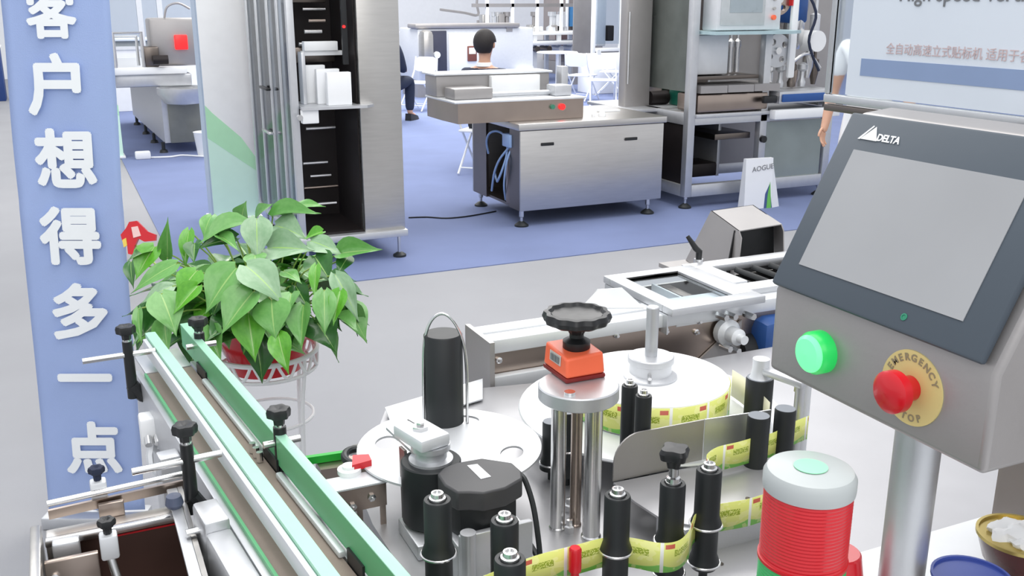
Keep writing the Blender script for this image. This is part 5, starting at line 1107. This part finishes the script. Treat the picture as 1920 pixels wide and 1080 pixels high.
# ================================================================= OPERATOR CONSOLE AND ACRYLIC SIGN
def console():
    X, Yc, Z, al, w, h = .7307, .6803, 1.4941, .4754, .272, .2009
    yv = Vector((0, -1, 0)); hv = Vector((math.sin(al), 0, math.cos(al))); nv = Vector((-math.cos(al), 0, math.sin(al)))
    M = Matrix(((yv.x, hv.x, nv.x, X), (yv.y, hv.y, nv.y, Yc), (yv.z, hv.z, nv.z, Z), (0, 0, 0, 1)))
    t = thing('operator_console', 'grey steel operator console with tilted touch panel, green lamp button and emergency stop', 'console', (.95, .8, 1.28))
    be = M @ Vector((0, -h / 2 - .004, -.008)); te = M @ Vector((0, h / 2 + .004, -.008))
    Y0, Y1 = Yc - w / 2 - .012, Yc + w / 2 + .003; zb = 1.305
    prof = [(be.x + .0, zb), (be.x, be.z), (te.x, te.z), (te.x + .04, te.z + .004), (1.0, te.z - .02), (1.0, zb)]
    hb = obj('housing', MB().hexa([(x, Y0, z) for x, z in prof], [(x, Y1, z) for x, z in prof]), CONS, t); b_ = hb.modifiers.new('bevel', 'BEVEL'); b_.width = .006; b_.segments = 4
    pa = obj('touch_panel', MB(M).box(-w / 2, w / 2, -h / 2, h / 2, -.006, .004, .003), BEZ, t)
    obj('screen', MB(M).add([], []).box(-.108, .104, -.072, .060, .0042, .0050), SCREEN, pa)
    # flat print: emblem and wordmark, indicator
    L = M @ Matrix.Translation((-.096, .0785, .0042))
    obj('emblem', MB(L).prism([(-.010, -.006), (.012, -.006), (.004, .009)], 0, .0008).prism([(-.014, -.0065), (-.011, -.0065), (.001, .009), (.0, .010)], 0, .0008), WHITE, pa)
    text('wordmark', 'DELTA', WHITE, pa, L @ Matrix.Translation((.026, -.002, .0003)), .0105, .0003, .0003, spacing=.95)
    obj('indicator', MB(M).lathe((.045, -.086, .0042), [(.0035, 0), (.0035, .0006), (.0022, .0007), (.0022, .0002), (0, .0002)], 16), mat('indicator_green', (40, 130, 100), .4), pa)
    V = Matrix(((0, 0, -1, be.x), (-1, 0, 0, 0), (0, 1, 0, 0), (0, 0, 0, 1)))  # local x=-Y, y=Z, z=-X
    g = PX(1524, 662, be.x - .012)
    gb = obj('green_button', MB().lathe((be.x, g.y, g.z), [(.0225, -.004), (.0225, .0), (.0225, .012), (.019, .017), (0, .019)], 40, axis=(-1, 0, 0)), LED_GL, t)
    obj('button_lens', MB().lathe((be.x, g.y, g.z), [(.0195, .0125), (.0195, .018), (.016, .021), (0, .0225)], 40, axis=(-1, 0, 0)), LED_G, gb)
    e = PX(1710, 727, be.x); ez = e.z
    ep = obj('emergency_plate', MB().lathe((be.x, e.y, ez), [(.036, 0), (.036, .0015), (0, .0016)], 48, axis=(-1, 0, 0)), YEL, t)
    for i, chh in enumerate('EMERGENCY'):
        a = math.radians(90 + 64 - i * 16); Lm = V @ Matrix.Translation((-e.y + .029 * math.cos(a), ez + .029 * math.sin(a), .0018)) @ Matrix.Rotation(a - math.pi / 2, 4, 'Z')
        text('letter', chh, OLIVE, ep, Lm, .0095, .0002, .0003)
    for i, chh in enumerate('STOP'):
        a = math.radians(270 - 27 + i * 18); Lm = V @ Matrix.Translation((-e.y + .029 * math.cos(a), ez + .029 * math.sin(a), .0018)) @ Matrix.Rotation(a + math.pi / 2, 4, 'Z')
        text('letter', chh, OLIVE, ep, Lm, .0095, .0002, .0003)
    obj('emergency_button', MB().lathe((be.x, e.y, ez), [(.012, .0017), (.012, .016), (.020, .019), (.020, .028), (.015, .032), (0, .033)], 36, axis=(-1, 0, 0)), RED, t)
    COLX, COLY, _ = P(1692, 1062, 1.10)
    obj('column', MB().cyl((COLX, COLY, 1.062), (COLX, COLY, zb), .024, n=32), ALU, t)
    obj('column_flange', MB().cyl((COLX, COLY, 1.0605), (COLX, COLY, 1.07), .032, n=32), ALU, t)
    # acrylic sign frame behind the console
    Xs = 1.02; bl = PX(1549, 183, Xs); zb = bl.z; Yl = bl.y; Yr = .35
    s = thing('sign_frame', 'clear acrylic sign frame with white printed poster standing behind the touch panel', 'sign', (Xs, .75, 1.44))
    obj('bottom_bar', MB().box(Xs - .006, Xs + .006, Yr, Yl, zb - .006, zb + .006, .002), ALU, s)
    obj('bottom_bar', MB().box(Xs - .004, Xs + .008, Yr, Yl, zb - .018, zb - .008, .002), DSTEEL, s)
    obj('side_stile', MB().box(Xs - .005, Xs + .005, Yl - .008, Yl, zb + .006, zb + .42, .002), ALU, s)
    obj('side_stile', MB().box(Xs - .005, Xs + .005, Yr, Yr + .008, zb + .006, zb + .42, .002), ALU, s)
    obj('pane', MB().box(Xs - .0015, Xs + .0015, Yr + .008, Yl - .008, zb + .006, zb + .41), GLASS, s)
    yp = PX(1590, 150, Xs).y
    po = obj('poster', MB().box(Xs - .0030, Xs - .0018, Yr + .01, yp, zb + .008, zb + .40), mat('poster_paper', (222, 230, 240), .6, 0, .01), s)
    a0 = PX(1617, 128, Xs); obj('blue_band', MB().box(Xs - .0036, Xs - .0031, Yr + .01, a0.y, zb + .036, zb + .059), PBLUE, po)
    S = lambda y, z: Matrix(((0, 0, -1, Xs - .0037), (-1, 0, 0, y), (0, 1, 0, z), (0, 0, 0, 1)))
    q = PX(1690, -11, Xs); text('heading', 'High speed vertical labeling machine', PGREY, po, S(q.y, q.z), .0285, .0002, .0002, 'LEFT')
    q = PX(1665, 92, Xs); text('faint_line', '全自动高速立式贴标机 适用于各类圆瓶贴标', PPINK, po, S(q.y, q.z), .0155, .0002, 0, 'LEFT')
    obj('stand', MB().box(Xs - .004, Xs + .05, .50, .56, 1.302, zb - .018, .004), CONS, s)
    # side cabinet carrying console, sign, tower light and bowls
    k = thing('side_cabinet', 'grey steel side cabinet with pale top under the console and signal lamp', 'cabinet', (.95, .5, 0))
    obj('body', MB().box(.62, 1.35, .05, .76, .05, 1.045, .008), CONS, k)
    obj('top', MB().box(.60, 1.37, .03, .785, 1.046, 1.06, .004), ALUW, k)
    obj('rear_riser', MB().box(1.012, 1.35, .30, .765, 1.061, 1.30, .01), mat('taupe_panel', (150, 142, 138), .5, .3), k)
    for x, y in ((.68, .11), (1.29, .11), (.68, .7), (1.29, .7)): obj('foot', MB().cyl((x, y, 0), (x, y, .05), .03, n=16), RUB, k)
    obj('door', MB().box(.612, .6195, .10, .70, .1, 1.0, .002), CONS, k)
console()

# ================================================================= SIGNAL TOWER, CUP, BOWLS
def small():
    r = .036; sc = 2 * r / 165 * F; c = PR(1520, 877, sc); pass; zt = c.z; x, y = c.x, c.y
    t = thing('signal_tower', 'signal lamp with grey cap above ribbed red and green lenses at the right foreground', 'signal lamp', (x, y, 0))
    ribs = lambda z0, z1, n: [(r * (.985 if i % 2 else 1.0), z0 + (z1 - z0) * i / n) for i in range(n + 1)]
    obj('cap', MB().lathe((x, y, zt), [(r * 1.03, -.018), (r * 1.04, -.015), (r * 1.04, -.006), (r * .96, -.001), (r * .9, 0), (0, .001)], 56), mat('cap_grey', (178, 184, 184), .4), t)
    obj('cap_dot', MB().lathe((x, y, zt + .0012), [(r * .38, 0), (r * .38, .0004), (0, .0005)], 32), mat('cap_green_dot', (150, 232, 180), .4), t)
    obj('red_lens', MB().lathe((x, y, 0), ribs(zt - .080, zt - .018, 40), 56), RED, t)
    obj('joint_ring', MB().lathe((x, y, 0), [(r * 1.0, zt - .084), (r * 1.03, zt - .083), (r * 1.03, zt - .0805), (r, zt - .080)], 56), DRED, t)
    obj('green_lens', MB().lathe((x, y, 0), ribs(zt - .140, zt - .084, 40), 56), mat('green_lens', (40, 170, 90), .3, coat=.3), t)
    obj('lamp_base', MB().lathe((x, y, 0), [(.02, zt - .205), (r, zt - .195), (r, zt - .140)], 40), BLACK, t)
    obj('pole', MB().cyl((x, y, .02), (x, y, zt - .195), .011, n=20), ALU, t)
    obj('pole_foot', MB().lathe((x, y, 0), [(.07, 0), (.07, .008), (.02, .014), (.012, .03)], 24), ALU, t)
    zt2 = 1.062
    q = P(1575, 1100, zt2 + .04); x, y = .665, .46
    q = PR(1567, 1090, .86); 
    o = obj('red_cup', MB().lathe((P(1562, 1110, zt2).x, P(1562, 1110, zt2).y, zt2 - .0), [(.034, 0), (.026, .05), (.024, .052), (0, .052)], 36), RED)
    tag(o, 'upturned tapered red cup on the cabinet top right of the signal lamp', 'cup')
    for i, (px, py, rr, lab) in enumerate(((1822, 1083, .040, 'small dark red bowl with bluish rim at the lower right'), (1915, 1005, .047, 'dark red bowl with gold rim holding crumpled white tissue'))):
        c = P(px, py, zt2 + .05)
        b = thing('bowl', lab, 'bowl', (c.x, c.y, zt2), 'dark red bowls')
        obj('shell', MB().lathe((c.x, c.y, zt2), [(rr * .5, 0), (rr * .52, .006), (rr * .8, .02), (rr, .05), (rr * .96, .05), (rr * .76, .022), (0, .012)], 40), LACQ, b)
        obj('rim', MB().lathe((c.x, c.y, zt2 + .0495), [(rr * .95, 0), (rr * .95, .003), (rr * 1.02, .003), (rr * 1.02, -.001)], 40), GOLD if i else mat('blue_rim', (70, 90, 170), .3), b)
        if i:
            tb = bmesh.new(); bmesh.ops.create_icosphere(tb, subdivisions=4, radius=1); rnd = random.Random(2)
            from mathutils import noise as nz
            for v in tb.verts:
                k = 1 + .35 * nz.noise(v.co * 2.6) + .12 * nz.noise(v.co * 7); v.co = Vector((c.x + v.co.x * rr * .72 * k, c.y + v.co.y * rr * .72 * k, zt2 + .042 + v.co.z * .022 * k))
            o = obj('crumpled_tissue', MB().join(tb), PAPER); tag(o, 'crumpled white tissue lying in the gold rimmed bowl', 'tissue')
small()
